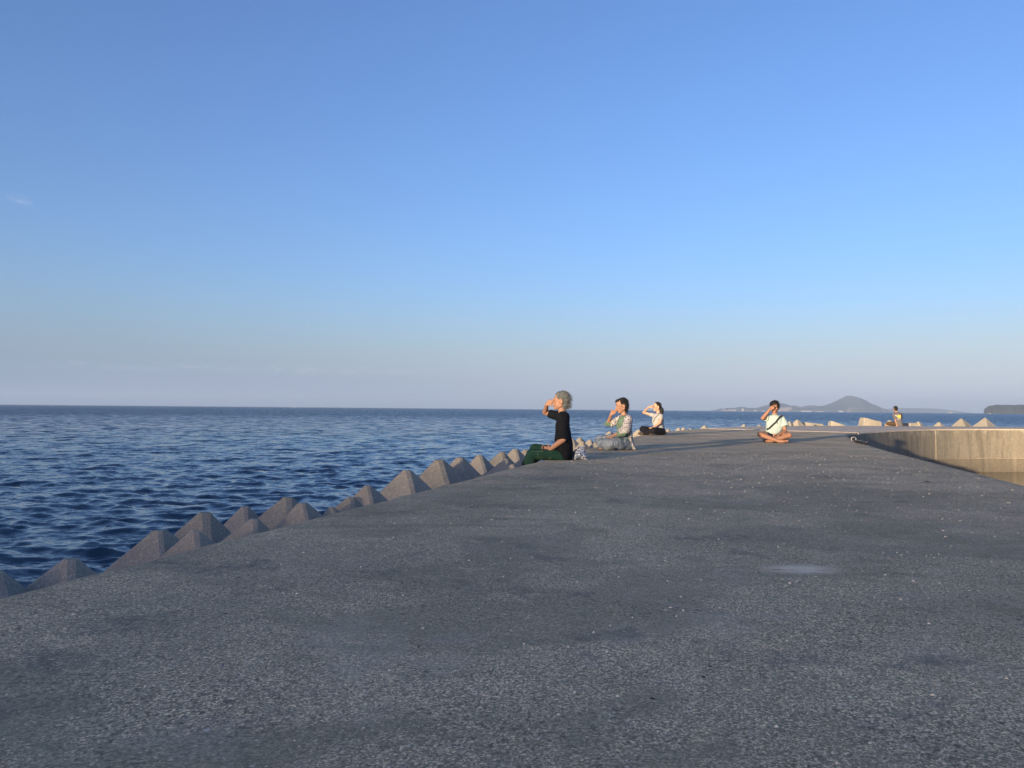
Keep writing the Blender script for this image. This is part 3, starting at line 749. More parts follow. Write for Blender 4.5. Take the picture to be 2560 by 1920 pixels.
def face_bits(P, root, k=1.0, brow=True):
    for s in (1, -1):
        Body().cap(P(.088, s*.014, .030), P(.074, s*.046, .028), .0045*k, .003*k).build('eyebrow', m_brow, root, .0025, 1)
        Body().cap(P(.087, s*.018, .000), P(.078, s*.042, .001), .0026*k).build('eyelashes', m_brow, root, .002, 1)
    Body().cap(P(.089, -.015, -.064), P(.089, .015, -.064), .006*k).build('lips', m_lip, root, .0025, 1)

def finger(B, base, tip, bulge, r0_=.0088, r1_=.0066):
    base, tip = Vector(base), Vector(tip); b = Vector(bulge)
    p1 = base.lerp(tip, .42)+b*1.0; p2 = base.lerp(tip, .75)+b*.75
    B.chain([base, p1, p2, tip], [r0_, r0_*.95, (r0_+r1_)/2, r1_])
def hand(B, w, d, s, n, tips=None, curl=.4, thumb=None, k=1.0):
    """w wrist, d towards the knuckles, s towards the thumb, n out of the palm; tips: {finger: point}"""
    d = Vector(d).normalized(); s = (Vector(s)-d*Vector(s).dot(d)).normalized(); n = Vector(n); n = (n-d*n.dot(d)-s*n.dot(s)).normalized(); w = Vector(w)
    offs = [.030, .010, -.010, -.028]; lens = [.070, .078, .072, .057]
    for i in range(4):
        kn = w+d*(.088-.006*abs(i-1))*k+s*offs[i]*k
        B.cap(w+s*offs[i]*.55*k+d*.01, kn, .0135*k, .0105*k)
        if tips and i in tips: tp = Vector(tips[i]); bl = -n*.012*k
        else:
            a = curl*(1+.12*i); L = lens[i]*k
            tp = kn + d*L*math.cos(a*1.5)*.9 + n*L*math.sin(min(a*1.5, 2.4))*.9; bl = -n*.010*k*min(1.5, a*1.6)+d*.006*min(a, 1.5)
            if a > 1.2: tp = kn + d*.012*k + n*.042*k; bl = d*.022*k-n*.002
        finger(B, kn, tp, bl, .0090*k, .0068*k)
    tb = w+d*.022*k+s*.026*k
    tt = Vector(thumb) if thumb is not None else tb+(d*.62+s*.62+n*.25)*.062*k
    B.chain([tb, tb.lerp(tt, .5)+s*.010*k, tt], [.0125*k, .0100*k, .0080*k])

def strands(B_v, B_f, hair, n, length, flow, seed, width=.0026):
    """thin tapering locks that stand off the hair mass and follow flow(position, normal)"""
    r = random.Random(seed); me = hair.data; polys = me.polygons
    for _ in range(n):
        pl_ = polys[r.randrange(len(polys))]; c = pl_.center.copy(); nn = pl_.normal.copy(); L = length*(.5+r.random())
        d = flow(c, nn).normalized(); s = d.cross(nn); 
        if s.length < .1: continue
        s.normalize(); o = len(B_v); m = 5
        for i in range(m+1):
            t = i/m; q = c + d*L*t + nn*(.004+.008*t*r.random()) ; w = width*(1-t*.95)
            B_v += [tuple(q-s*w), tuple(q+s*w), tuple(q+nn*w*.8)]
        for i in range(m):
            a = o+i*3; B_f += [(a, a+3, a+4, a+1), (a+1, a+4, a+5, a+2), (a+2, a+5, a+3, a)]
def add_strands(hair, root, mat, n, length, flow, seed):
    v, f = [], []; strands(v, f, hair, n, length, flow, seed)
    o = link('hair_strands', pydata('hair_strands', v, f), mat); o.parent = hair; o.matrix_parent_inverse = Matrix.Translation(root.location).inverted() if False else Matrix(); o['kind'] = 'stuff'
    return o

def frame(bx, by, ang=None, s=1.0, x0=0, y0=0):
    """working drawing of a figure: x to the viewer's right, y down, d away, in the drawing's units -> metres in the world"""
    a = math.atan2(bx, by); rt_ = Vector((math.cos(a), -math.sin(a), 0)); dp = Vector((math.sin(a), math.cos(a), 0))
    def J(x, y, d=0.0, z0=0.0): return Vector((bx, by, z0)) + rt_*(x-x0)*s + Vector((0, 0, (y0-y)*s)) + dp*d
    def D(x, up_, d): return rt_*x + Vector((0, 0, up_)) + dp*d
    return J, D
def torso(J, D, secs, s, lean=0):
    """secs (y, xleft, xright, half depth, d)"""
    out_ = []
    for q in secs:
        y, xl, xr, hd = q[:4]; d = q[4] if len(q) > 4 else 0
        out_.append((J((xl+xr)/2, y, d), D((xr-xl)/2*s, 0, 0), D(0, 0, hd)))
    return out_
def person(loc, label): return empty('person', loc, label, 'person', 'people sitting on the breakwater')
def ribbon(name, pts, width, surf, mat, parent, off=.004, thick=.003, side=None):
    """band laid on the surface of another mesh"""
    bv = BVHTree.FromPolygons([v.co.copy() for v in surf.data.vertices], [tuple(p_.vertices) for p_ in surf.data.polygons]) if surf else None
    P = []
    for a, b in zip(pts, pts[1:]):
        for i in range(8): P.append(Vector(a).lerp(Vector(b), i/8))
    P.append(Vector(pts[-1])); Q, N = [], []
    for q in P:
        if bv:
            h, nn, _, dd = bv.find_nearest(q)
            if dd < .09: Q.append(h+nn*off); N.append(nn.copy()); continue
        Q.append(q); N.append(Vector(side) if side else Vector((0, -1, 0)))
    V, F = [], []
    for i, q in enumerate(Q):
        d = (Q[min(i+1, len(Q)-1)]-Q[max(i-1, 0)]).normalized(); nn = N[i]; s = d.cross(nn).normalized()
        for a, b in ((-1, 0), (1, 0), (1, 1), (-1, 1)): V.append(q+s*a*width/2+nn*b*thick)
    for i in range(len(Q)-1):
        for k in range(4): F.append((i*4+k, i*4+(k+1) % 4, (i+1)*4+(k+1) % 4, (i+1)*4+k))
    F += [(3, 2, 1, 0), tuple(range(len(V)-4, len(V)))]
    o = link(name, pydata(name, V, F), mat, None, True); 
    if parent: o.parent = parent; o.matrix_parent_inverse = Matrix.Translation(parent.location).inverted()
    return o

# ---- woman in black shirt and green trousers, on the edge, legs hanging over the side
s = .000671; J, D = frame(.75, 10.17, s=s, x0=950, y0=1490); L_ = lambda *a: J(*a)
r = person((.75, 10.17, 0), 'grey-haired woman in black T-shirt and green trousers, nearest of the sitters, hand at her nose')
B = Body()
f = D(-1, .07, .05); u = D(.06, 1, 0); hc = J(800, 338)
P = head(B, hc, f, u, 1.07)
B.chain([J(815, 430), J(828, 560), J(835, 640)], [.052, .052, .062])
B.loft(torso(J, D, [(600,775,880,.07), (680,750,920,.15), (850,730,940,.14), (1100,740,960,.12), (1300,790,1000,.15), (1450,800,1000,.15)], s))
B.chain([J(820,655,.15), J(478,572,.24), J(520,412,.06)], [.050, .038, .026])                      # raised right arm
hand(B, J(520,408,.06), J(612,338,.01)-J(520,408,.06), D(.3,-1,-.3), D(1,-.3,.2), {0: J(690,300,-.02), 1: J(688,285,.01), 2: J(662,372,.02), 3: J(640,395,.03)}, thumb=J(672,418,-.02))
B.chain([J(850,670,-.17), J(852,1085,-.23), J(600,1285,-.13)], [.052, .042, .028])                  # resting left arm
hand(B, J(596,1288,-.13), J(440,1275,-.07)-J(596,1288,-.13), D(0,.8,.6), D(-.2,.9,.1), None, curl=1.3)
B.chain([J(900,1400,-.09), J(245,1392,-.12), J(150,1900,-.12)], [.075, .055, .04]); B.chain([J(900,1400,.09), J(290,1330,.12), J(200,1860,.12)], [.075, .055, .04])
body = B.build('body', SK1, r, .0058, 2)
face_bits(P, r, 1.07)
m_black = cloth('black jersey', (.005, .006, .010), .2); m_green = cloth('dark green cotton', (.013, .048, .033), .3, fold=.6,
    pattern=lambda M, c: M.mix(M.ramp(M.noise(16, 3, .5), [(.62, 0.), (.68, .35)]), c, (.10, .12, .05)))
B = Body()
B.loft(torso(J, D, [(575,782,872,.07), (605,742,912,.14), (650,722,945,.185), (750,706,962,.195), (900,690,985,.19), (1050,688,1015,.19), (1200,684,1037,.20), (1320,700,1042,.20), (1420,760,1044,.19), (1482,840,1010,.16)], s))
B.cap(J(845,672,-.16), J(842,1082,-.225), .088, .068, True)
B.cap(J(800,655,.15), J(562,592,.215), .078, .052, True)
shirt = B.build('shirt', m_black, r, .008, 3, .010, 11, 1)
B = Body()
B.chain([J(890,1405,-.09), J(560,1395,-.11), J(240,1385,-.12)], [.080, .076, .076]); B.chain([J(235,1385,-.12), J(175,1600,-.12), J(120,2000,-.12)], [.070, .088, .10], True)
B.chain([J(890,1395,.09), J(560,1340,.11), J(290,1310,.13)], [.080, .078, .078]); B.chain([J(290,1310,.13), J(225,1560,.13), J(180,1960,.13)], [.07, .088, .10], True)
B.ell(J(905,1410), (.085, .165, .08), D(1,0,0))
tr = B.build('trousers', m_green, r, .009, 3, .006, 10, 2)
m_seam = Mat('pale seam thread', .8, (.10, .16, .10)).m
ribbon('trouser_seam', [J(365,1300,-.2), J(362,1400,-.22), J(352,1490,-.2)], .004, tr, m_seam, r, .001, .001)
ribbon('trouser_seam', [J(470,1300,-.2), J(350,1302,-.2), J(215,1310,-.2)], .004, tr, m_seam, r, .001, .001)
B = Body()      # swept-back grey hair, fuller at the nape
hp = lambda x, y, d=0: J(x, y, d)
B.ell(hp(838,268), (.100,.088,.086), D(1,-.25,0)); B.ell(hp(875,330), (.078,.085,.105), D(1,-.3,0)); B.ell(hp(765,215), (.050,.064,.042), D(1,.1,0)); B.ell(hp(902,400), (.052,.070,.062), D(.8,-1,0)); B.ell(hp(790,250,-.055), (.05,.03,.05)); B.ell(hp(862,410,-.045), (.035,.03,.055)); B.cap(hp(950,390), hp(938,470), .028, .018)
hair = B.build('hair', m_hair_grey, r, .007, 2, .006, 22, 3)
add_strands(hair, r, m_hair_grey, 900, .03, lambda c, n: D(1, -.55-3*max(0, (hc.z-c.z)), 0)+Vector((0,0,0)), 4)
Body().chain([J(690,880,-.02), J(676,905,-.02), J(688,935,-.02)], [.002]*3).build('cord_loop', m_dark, r, .0018, 0)

# ---- crumpled bag behind her
m_bag = Mat('patterned shopping bag', .5, spec=.4)
cbag = m_bag.ramp(m_bag.noise(42, 4, .6), [(.40, (.10, .13, .20)), (.5, (.20, .23, .30)), (.58, (.55, .58, .62))], 'LINEAR'); m_bag.color(cbag); m_bag.bump(m_bag.noise(30, 4), .6, .01)
B = Body(); B.ell(J(1160,1385,.02), (.082,.09,.060), D(1,0,0)); B.ell(J(1205,1310,.02), (.048,.05,.052)); B.ell(J(1100,1440,.0), (.05,.08,.035)); B.ell(J(1250,1420,.0), (.045,.06,.04)); B.cap(J(1060,1440), J(1300,1462), .022)
bag = B.build('crumpled_bag', m_bag.m, None, .006, 1, .024, 26, 5); tag(bag, 'crumpled blue-grey and white patterned bag behind the woman in black', 'bag')

# ---- woman in patterned cardigan and baggy jeans
s = .000657; J, D = frame(1.74, 12.83, s=s, x0=620, y0=1490)
r = person((1.74, 12.83, 0), 'short-haired woman in green top, white patterned cardigan and baggy pale jeans')
B = Body(); hc = J(752, 372, -.01); f = D(-.95, -.26, -.38); u = D(-.26, 1, -.06)
P = head(B, hc, f, u, 1.03)
B.chain([J(785,460,.01), J(812,560,.01), J(825,660,.01)], [.050, .050, .060])
B.loft(torso(J, D, [(640,760,880,.07), (720,710,950,.13), (900,670,970,.12), (1150,760,1000,.12), (1350,800,1010,.14)], s))
B.chain([J(715,715,.13), J(408,850,.20), J(495,612,.05)], [.045, .034, .024])
hand(B, J(497,606,.05), J(556,498,.01)-J(497,606,.05), D(.9,-.2,-.4), D(.7,-.6,.0), {0: J(622,492,-.05), 1: J(640,476,-.04), 2: J(636,500,-.04), 3: J(610,515,-.02)}, thumb=J(632,512,-.065), k=.98)
B.chain([J(925,730,-.16), J(850,990,-.25), J(585,1105,-.27)], [.045, .036, .024])
hand(B, J(582,1108,-.27), J(440,1205,-.27)-J(582,1108,-.27), D(.1,.3,.9), D(-.2,.9,-.3), None, curl=.55, k=1.0)
B.chain([J(890,1330,-.08), J(420,1340,-.30), J(290,1430,.0)], [.075, .055, .04]); B.chain([J(890,1330,.1), J(190,1270,.15), J(360,1440,-.12)], [.075, .055, .04])
B.cap(J(300,1440,.0), J(230,1462,-.08), .035, .022)
B.build('body', SK1, r, .006, 2); face_bits(P, r, 1.03)
m_sage = cloth('sage green cotton', (.13, .20, .14), .25); m_jean = cloth('washed pale denim', (.17, .21, .27), .45, fold=.9, pattern=lambda M, c: M.mix(M.ramp(M.noise(7, 4), [(.45, 0.), (.7, .5)]), c, (.30, .33, .36)))
def print_pat(M, c):
    v = M.voro(30, out='Distance', rnd=.25); w = M.voro(60, out='Distance', rnd=.4)
    c = M.mix(M.ramp(v, [(.36, 1.), (.44, 0.)]), c, (.09, .075, .10)); return M.mix(M.ramp(w, [(.10, .8), (.2, 0.)]), c, (.40, .16, .16))
m_card = cloth('white cardigan with a small diamond print', (.44, .42, .41), .15, pattern=print_pat)
B = Body(); B.loft(torso(J, D, [(625,770,880,.07), (655,720,930,.13), (730,665,960,.155), (880,620,985,.155), (1000,650,1000,.15), (1120,740,1000,.15), (1220,790,990,.14)], s))
B.cap(J(470,850,.185), J(385,845,.205), .048, .048); B.cap(J(415,850,.2), J(410,790,.16), .047, .042, True)
B.chain([J(800,1060,-.27), J(640,1095,-.275)], [.058, .052], True)
B.build('blouse', m_sage, r, .008, 3, .007, 13, 7)
B = Body()
B.loft(torso(J, D, [(630,855,925,.08,.0), (680,820,965,.15), (760,815,990,.175), (880,835,1012,.185), (1020,865,1025,.18), (1120,890,1028,.17), (1250,925,1045,.14), (1400,985,1100,.11), (1488,1040,1140,.08)], s))
B.chain([J(925,715,-.15), J(865,970,-.245), J(690,1062,-.275)], [.070, .078, .060], True)
B.chain([J(720,700,.13), J(580,800,.17), J(475,872,.20)], [.056, .058, .058], True)
B.build('cardigan', m_card, r, .008, 3, .010, 13, 9)
B = Body()
B.chain([J(870,1310,-.05), J(640,1330,-.18), J(430,1330,-.25)], [.115, .115, .105]); B.chain([J(430,1340,-.26), J(330,1400,-.1)], [.095, .065])
B.chain([J(870,1310,.08), J(500,1280,.12), J(205,1275,.14)], [.115, .115, .085]); B.chain([J(200,1280,.14), J(300,1400,-.08)], [.085, .06], True)
B.ell(J(890,1390), (.10, .17, .07), D(1,0,0))
B.build('jeans', m_jean, r, .010, 2, .018, 9, 12)
B = Body(); B.ell(hc+D(.018,.048,.008), (.101,.086,.085), f, u); B.ell(hc+D(.055,.0,.012), (.066,.081,.090), f, u); B.cap(hc+D(.072,-.03,0), hc+D(.078,-.095,0), .040, .028); B.ell(hc+D(-.055,.068,.0), (.045,.066,.035), f, u)
hair = B.build('hair', m_hair_black, r, .007, 2, .004, 24, 3)
add_strands(hair, r, m_hair_black, 500, .025, lambda c, n: D(.6, -1, 0)+n*.3, 5)
Body().cap(J(590,1455,-.30), J(540,1478,-.33), .025, .018).build('sandal', m_dark, r, .005, 2)

# ---- woman in grey T-shirt and black trousers, cross-legged, in full sun
s = .001052; J, D = frame(3.75, 20.45, s=s, x0=1580, y0=1115)
r = person((3.75, 20.45, 0), 'woman with a black ponytail in pale grey T-shirt and black trousers, sunlit, cross-legged')
B = Body(); hc = J(1672, 400, -.01); f = D(-.92, -.06, -.45); u = D(-.04, 1, -.04)
P = head(B, hc, f, u, 1.06)
B.chain([J(1700,460), J(1712,540), J(1718,600)], [.050, .050, .060])
B.loft(torso(J, D, [(590,1660,1780,.08), (660,1600,1810,.13), (800,1600,1820,.12), (1000,1700,1850,.13), (1060,1700,1860,.13)], s))
B.chain([J(1600,625,.12), J(1345,548,.17), J(1478,408,-.02)], [.045, .034, .024])
hand(B, J(1480,406,-.02), J(1556,388,-.08)-J(1480,406,-.02), D(.2,-.6,-.7), D(.5,-.8,0), {0: J(1596,376,-.12), 1: J(1598,366,-.12), 2: J(1590,400,-.11), 3: J(1570,408,-.09)}, thumb=J(1592,420,-.12))
B.chain([J(1785,640,-.14), J(1755,800,-.24), J(1610,905,-.30)], [.045, .035, .024])
hand(B, J(1608,908,-.30), J(1525,960,-.33)-J(1608,908,-.30), D(-.2,.2,.9), D(-.2,.9,0), None, curl=.6)
B.chain([J(1800,1040,-.09), J(1590,1010,-.33), J(1360,1080,-.1)], [.07, .05, .035]); B.chain([J(1790,1030,.1), J(1320,985,.14), J(1500,1080,-.1)], [.07, .05, .035]); B.cap(J(1350,1085,-.1), J(1240,1085,-.12), .035, .028)
B.build('body', SK3, r, .0065, 2); face_bits(P, r, 1.06)
m_gt = cloth('pale grey jersey', (.36, .355, .35), .12); m_blk = cloth('black trousers', (.010, .010, .014), .2)
B = Body(); B.loft(torso(J, D, [(560,1665,1775,.07), (590,1610,1810,.15), (650,1568,1822,.17), (780,1555,1832,.16), (900,1590,1850,.155), (1000,1640,1868,.155), (1045,1665,1872,.15)], s))
B.cap(J(1775,640,-.13), J(1765,725,-.19), .072, .062, True); B.cap(J(1610,625,.10), J(1520,595,.145), .064, .056, True)
sh = B.build('shirt', m_gt, r, .008, 3, .005, 12, 4)
B = Body(); B.chain([J(1800,1025,-.08), J(1600,990,-.33)], [.105, .088]); B.chain([J(1600,1005,-.33), J(1350,1075,-.1)], [.078, .058], True); B.chain([J(1790,1025,.1), J(1320,968,.14)], [.10, .080]); B.chain([J(1320,975,.14), J(1520,1070,-.1)], [.075, .06]); B.ell(J(1830,1050), (.085,.17,.07))
B.build('trousers', m_blk, r, .009, 3, .005, 12, 2)
m_sole = Mat('brown sandal leather', .7, (.07, .045, .03)).m
Body().cap(J(1340,1085,-.12), J(1235,1080,-.14), .040, .034).build('sandal', m_sole, r, .006, 2)
Body().cap(J(1560,1085,-.34), J(1500,1092,-.36), .026, .022).build('sandal', m_sole, r, .006, 2)
B = Body(); B.ell(hc+D(.018,.045,.01), (.100,.085,.085), f, u); B.ell(hc+D(.06,.015,.015), (.060,.079,.085), f, u)
hair = B.build('hair', m_hair_black, r, .007, 2, .003, 24, 3)
B = Body(); B.chain([J(1765,415), J(1800,470), J(1805,540), J(1812,590)], [.030, .048, .044, .016]); B.build('ponytail', m_hair_black, r, .007, 2, .006, 20, 3)
add_strands(hair, r, m_hair_black, 300, .03, lambda c, n: D(1, -.5, 0)+n*.1, 5)
m_strap = Mat('black webbing', .7, (.012, .012, .018)).m
ribbon('bag_strap', [J(1790,548,-.09), J(1740,580,-.16), J(1660,640,-.2), J(1590,710,-.2), J(1555,790,-.15)], .016, sh, m_strap, r)
ribbon('bag_strap', [J(1800,560,-.04), J(1835,700,-.1), J(1850,850,-.12), J(1872,1000,-.12)], .014, None, m_strap, r, side=D(.6, 0, -.8))
Body().ell(J(1868,1062,-.08), (.035,.07,.05)).build('shoulder_bag', m_strap, r, .008, 2)

# ---- man in white T-shirt and navy shorts, cross-legged facing the viewer
s = .000775; J, D = frame(5.63, 16.49, s=s, x0=850, y0=1385)
r = person((5.63, 16.49, 0), 'man in pale T-shirt and navy shorts sitting cross-legged and facing the camera')
B = Body(); hc = J(850, 408, -.02); f = D(.06, -.16, -1); u = D(.03, 1, -.16)
P = head(B, hc, f, u, 1.08)
B.chain([J(850,500,.01), J(852,580,.01), J(853,650,.01)], [.056, .056, .066])
B.loft(torso(J, D, [(650,790,910,.08), (720,690,1030,.11), (900,680,1020,.11), (1150,700,990,.12), (1280,720,980,.13)], s))
B.chain([J(690,705,.0), J(540,728,-.22), J(722,492,-.20)], [.050, .040, .028])
hand(B, J(724,488,-.20), J(800,428,-.185)-J(724,488,-.20), D(.4,-.8,.0), D(.5,-.4,.8), {0: J(838,408,-.15), 1: J(846,400,-.15), 2: J(834,442,-.15), 3: J(815,462,-.16)}, thumb=J(842,450,-.145), k=1.08)
B.chain([J(1030,720,.0), J(1125,1070,-.06), J(945,1188,-.27)], [.050, .042, .029])
hand(B, J(942,1190,-.27), J(868,1245,-.34)-J(942,1190,-.27), D(.5,.2,-.8) , D(-.3,-.9,-.3), None, curl=.35, k=1.08)
for sx, (hip, knee, ank) in ((-1, ((760,1240,-.02), (470,1172,-.26), (950,1335,-.42))), (1, ((950,1240,-.02), (1222,1180,-.26), (800,1325,-.36)))):
    B.chain([J(*hip), J(*knee)], [.085, .060]); B.chain([J(*knee), J(*[(a+b)/2 for a, b in zip(knee, ank)]), J(*ank)], [.056, .048, .032])
B.chain([J(955,1340,-.42), J(1060,1338,-.44), J(1168,1330,-.42)], [.036, .034, .026]); B.chain([J(800,1330,-.36), J(720,1345,-.32), J(640,1350,-.28)], [.034, .032, .025])
for i in range(5): B.cap(J(1165,1308+i*11,-.43), J(1186,1306+i*12,-.43), .011-.001*i)
B.build('body', SK2, r, .0062, 2); face_bits(P, r, 1.08)
m_wt = cloth('pale mint white jersey', (.38, .47, .45), .12); m_nv = cloth('navy shorts', (.020, .024, .045), .25)
B = Body(); B.loft(torso(J, D, [(625,790,915,.07), (655,715,1000,.11), (700,655,1050,.135), (800,625,1080,.14), (950,615,1075,.14), (1060,622,1050,.14), (1150,632,985,.15)], s))
B.cap(J(710,710,.0), J(606,728,-.12), .076, .068, True); B.chain([J(1035,725,.0), J(1090,830,-.03), J(1130,945,-.06)], [.068, .074, .080], True)
sh = B.build('shirt', m_wt, r, .008, 3, .007, 11, 6)
B = Body(); B.ell(J(853,1215,.02), (.155,.15,.09), D(1,0,0)); B.chain([J(760,1235,-.02), J(620,1215,-.16)], [.10, .082], True); B.chain([J(950,1235,-.02), J(1090,1215,-.16)], [.10, .082], True); B.chain([J(590,1325,-.18), J(850,1330,-.05), J(1130,1325,-.18)], [.046, .05, .046])
B.build('shorts', m_nv, r, .008, 3, .005, 12, 2)
ribbon('bag_strap', [J(1048,650,-.02), J(1020,670,-.12), J(930,760,-.2), J(850,850,-.2), J(760,940,-.2), J(680,1000,-.2), J(612,1040,-.1)], .038, sh, m_strap, r, .005, .004)
ribbon('drawstring', [J(853,1140,-.2), J(855,1200,-.2)], .008, sh, m_wt, r, .004, .004)
for a in (((925,800), (950,830), (930,860)), ((960,850), (915,858), (945,875)), ((935,812), (962,870), (975,868))):
    ribbon('shirt_print', [J(x, y, -.2) for x, y in a], .005, sh, m_dark, r, .001, .001)
B = Body(); B.ell(hc+D(-.002,.050,.018), (.101,.086,.082), f, u); B.ell(hc+D(.0,.0,.045), (.075,.088,.085), f, u); B.ell(hc+D(.0,.072,-.055), (.078,.050,.048)); B.ell(hc+D(-.058,.05,-.045), (.036,.05,.045)); B.ell(hc+D(.062,.03,-.035), (.030,.06,.045))
for dx, dy, dz, q in ((-.05,.085,-.035,.038), (.0,.105,-.03,.040), (.045,.09,-.03,.038), (.07,.04,-.03,.028), (-.072,.04,-.03,.026), (-.035,.062,-.088,.022), (.06,.062,-.07,.024)): B.ell(hc+D(dx,dy,dz), (q,q*.9,q*.8))
hair = B.build('hair', m_hair_black, r, .007, 1, .008, 26, 3)
add_strands(hair, r, m_hair_black, 600, .028, lambda c, n: D(.3, -.6, -.3)+n*.7, 5)

# ---- person far out on the arm, seen from behind, propped on one arm
s = .00116; J0, D = frame(18.15, 36.3, s=s, x0=1000, y0=1400); J = lambda x, y, d=0.0: J0(x, y, d, .014)
r = person((18.15, 36.3, .014), 'distant person seen from behind in grey T-shirt with yellow print on the back')
B = Body(); hc = J(948, 700); f = D(-.62, -.12, .75); u = D(-.06, 1, .08)
P = head(B, hc, f, u, 1.05)
B.chain([J(958,760), J(985,830), J(1010,880)], [.052, .052, .062])
B.loft(torso(J, D, [(870,920,1100,.08), (950,890,1160,.12), (1200,930,1180,.12), (1350,980,1200,.13)], s))
B.chain([J(880,920,-.05), J(945,1160,-.13), J(1005,1370,-.16)], [.046, .036, .024]); B.chain([J(1150,920,.1), J(1160,1150,.22), J(1000,1290,.3)], [.046, .036, .024])
hand(B, J(1005,1360,-.16), D(.1,-1,-.3), D(-1,0,.3), D(0,0,1), None, curl=.2)
B.chain([J(1100,1330,.05), J(660,1300,.1), J(850,1370,.25)], [.075, .055, .04]); B.chain([J(1100,1330,.12), J(900,1310,.5), J(700,1370,.35)], [.075, .055, .04]); B.cap(J(700,1375,.2), J(600,1372,.2), .03, .025)
B.build('body', SK1, r, .009, 2)
m_g2 = cloth('heather grey jersey', (.12, .11, .12), .2); m_ol = cloth('olive brown trousers', (.085, .055, .032), .25)
B = Body(); B.loft(torso(J, D, [(838,940,1080,.07), (865,885,1150,.13), (920,865,1180,.16), (1050,880,1190,.15), (1200,905,1196,.15), (1320,945,1225,.16), (1395,975,1245,.15)], s))
B.cap(J(885,930,-.05), J(935,1135,-.115), .066, .056, True); B.cap(J(1150,930,.1), J(1165,1120,.19), .066, .056, True)
sh = B.build('shirt', m_g2, r, .010, 3, .007, 11, 4)
B = Body(); B.chain([J(1080,1320,.05), J(655,1300,.1)], [.10, .078]); B.chain([J(655,1305,.1), J(880,1350,.22)], [.07, .055]); B.chain([J(1100,1320,.12), J(900,1310,.5)], [.09, .075])
B.build('trousers', m_ol, r, .011, 3, .006, 11, 2)
B = Body(); B.ell(hc+D(.012,.042,-.012), (.100,.088,.090), f, u); B.ell(hc+D(.035,-.01,-.035), (.070,.082,.090), f, u)
hair = B.build('hair', m_hair_black, r, .008, 1, .007, 24, 3)
add_strands(hair, r, m_hair_black, 250, .03, lambda c, n: n+D(0,-.3,0), 5)
m_yel = Mat('yellow shirt print', .8, (.70, .52, .10)).m; m_wp = Mat('white shirt print', .8, (.65, .62, .5)).m
for pts_, w, mt in (([(950,985), (985,965)], .040, m_wp), ([(1000,1000), (1060,1010), (1100,1040)], .055, m_yel), ([(1060,950), (1085,1000), (1150,1010)], .060, m_yel), ([(1140,940), (1155,1000), (1140,1060)], .040, m_yel), ([(1060,1065), (1130,1070)], .030, m_yel), ([(1010,1112), (1160,1112)], .014, m_wp)):
    ribbon('shirt_print', [J(x, y, -.15) for x, y in pts_], w, sh, mt, r, .0015, .001)

# ------------------------------------------------------------------ mooring ring and rope on the inner edge
m_steel = Mat('galvanised steel', .35, (.30, .28, .25)); m_steel.b.inputs['Metallic'].default_value = .8; m_steel = m_steel.m
m_rope = Mat('black rope', .9, (.012, .012, .015)).m
def torus(c, Rr_, r_, ax, ay, n=28, m=8):
    V, F = [], []; az_ = ax.cross(ay)
    for i in range(n):
        a = 2*math.pi*i/n; rd = ax*math.cos(a)+ay*math.sin(a)
        for k in range(m): b = 2*math.pi*k/m; V.append(c+rd*(Rr_+r_*math.cos(b))+az_*r_*math.sin(b))
    for i in range(n):
        for k in range(m): F.append((i*m+k, ((i+1) % n)*m+k, ((i+1) % n)*m+(k+1) % m, i*m+(k+1) % m))
    return V, F
rp = Vector((7.50, 16.9, 0)); mr_ = empty('mooring_ring', rp, 'pale metal mooring ring standing on the inner pier edge', 'mooring ring')
ax = Vector((math.cos(-.42), math.sin(-.42), 0)); 
V, F = torus(Vector((0, 0, .062)), .048, .0075, ax, Vector((0, 0, 1))); link('ring', pydata('ring', V, F), m_steel, mr_, True)
def tube(name, P, rad, mat, parent=None, n=8):
    V, F = [], []; P = [Vector(q) for q in P]
    for i, q in enumerate(P):
        d = (P[min(i+1, len(P)-1)]-P[max(i-1, 0)]).normalized(); x = d.cross(Vector((0, 0, 1))); x = x.normalized() if x.length > .1 else Vector((1, 0, 0)); y = d.cross(x); rr_ = rad[i] if isinstance(rad, list) else rad
        for k in range(n): a = 2*math.pi*k/n; V.append(q+x*rr_*math.cos(a)+y*rr_*math.sin(a))
    for i in range(len(P)-1):
        for k in range(n): F.append((i*n+k, i*n+(k+1) % n, (i+1)*n+(k+1) % n, (i+1)*n+k))
    F += [tuple(range(n-1, -1, -1)), tuple(range((len(P)-1)*n, len(P)*n))]
    return link(name, pydata(name, V, F), mat, parent, True)
tube('staple', [(-.045, .0, -.03), (-.045, 0, .012), (0, 0, .022), (.045, 0, .012), (.045, 0, -.03)], .009, m_steel, mr_)
tube('shackle', [(.03, -.02, .03), (.02, -.30, .026), (.0, -.62, .022)], .011, m_steel, mr_)
rope = empty('mooring_rope', (7.35, 16.3, 0), 'black mooring rope with a knotted end lying along the inner pier edge', 'rope')
pts_ = []
for i in range(40):
    t = i/39; y = 16.75-1.55*t; x = 2.75+.2835*y - .05 + .03*math.sin(t*17); pts_.append((x-7.35, y-16.3, .020+.012*abs(math.sin(t*9))))
tube('strand', pts_, [.014+.008*(1 if 9 < i < 17 else 0)+.004*math.sin(i*1.7) for i in range(40)], m_rope, rope)
tube('strand', [(a+.02*math.sin(i*.9), b, c+.018) for i, (a, b, c) in enumerate(pts_[8:20])], .010, m_rope, rope)
Bk = Body(); q0 = Vector(pts_[-1])
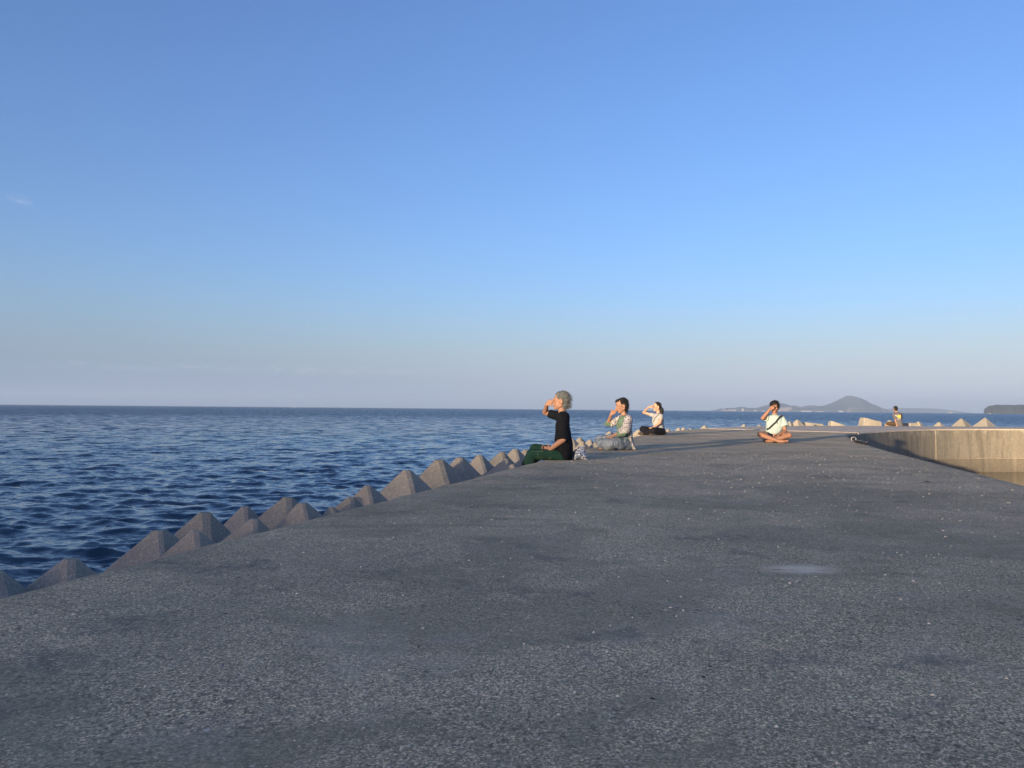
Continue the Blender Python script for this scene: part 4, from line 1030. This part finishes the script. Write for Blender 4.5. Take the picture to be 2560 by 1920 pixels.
for a in range(6): Bk.ell(q0+Vector((.012*math.cos(a*1.05), .02*math.sin(a*1.3), .012+.008*math.cos(a*2))), (.024,.022,.020))
kn = Bk.build('knot', m_rope, None, .005, 2); kn.parent = rope
Bk = Body(); Bk.ell((7.42-7.35, 16.5-16.3, .05), (.03, .018, .014)); Bk.cap((.06, .18, .045), (.10, .12, .06), .008); ky = Bk.build('shackle', m_steel, None, .004, 1); ky.parent = rope

# dry leaf on the pier
lf = link('dry_leaf', pydata('dry_leaf', [(0,0,.004),(.03,.008,.012),(.075,.004,.004),(.03,-.012,.010),(.035,0,.016),(0.0,0,.0),(.03,.008,.009),(.075,.004,.001),(.03,-.012,.007)], [(0,4,1),(1,4,2),(2,4,3),(3,4,0),(0,1,6,5),(1,2,7,6),(2,3,8,7),(3,0,5,8)]), m_dark)
lf.location = (3.87, 7.26, .003); lf.rotation_euler = (0, 0, -.25); tag(lf, 'small dark dry leaf on the pier before the wall opening', 'leaf')
# loose grit and shell chips scattered over the pier
gv, gf = [], []
rg = random.Random(3)
for i in range(5200):
    y = 1.0+11*rg.random()**1.7; x = -2.5+.294*y+.15+4.9*rg.random()
    q = Vector((x, y, noise.noise(Vector((x*.9, y*.9, 3)))*.007+noise.noise(Vector((x*5, y*5, 5)))*.0022)); k = (.0016+.0034*rg.random()**3)*(1+.09*y)
    a = rg.random()*6.28; o_ = len(gv); e1 = Vector((math.cos(a), math.sin(a), 0)); e2 = Vector((-math.sin(a), math.cos(a), 0))
    gv += [q-e1*k*1.5, q+e2*k, q+e1*k*1.4, q-e2*k*.9, q+Vector((0, 0, k*.9))+e1*k*.3]
    gf += [(o_, o_+4, o_+1), (o_+1, o_+4, o_+2), (o_+2, o_+4, o_+3), (o_+3, o_+4, o_)]
mgr = Mat('pale grit', .85); wn_ = mgr.world().noise(3, 2); mgr.color(mgr.ramp(mgr.noise(40, 1), [(.4, (.22, .20, .17)), (.6, (.80, .68, .50))]))
gr = link('grit', pydata('grit', gv, gf), mgr.m); tag(gr, 'loose grit and shell chips on the pier', kind='stuff')
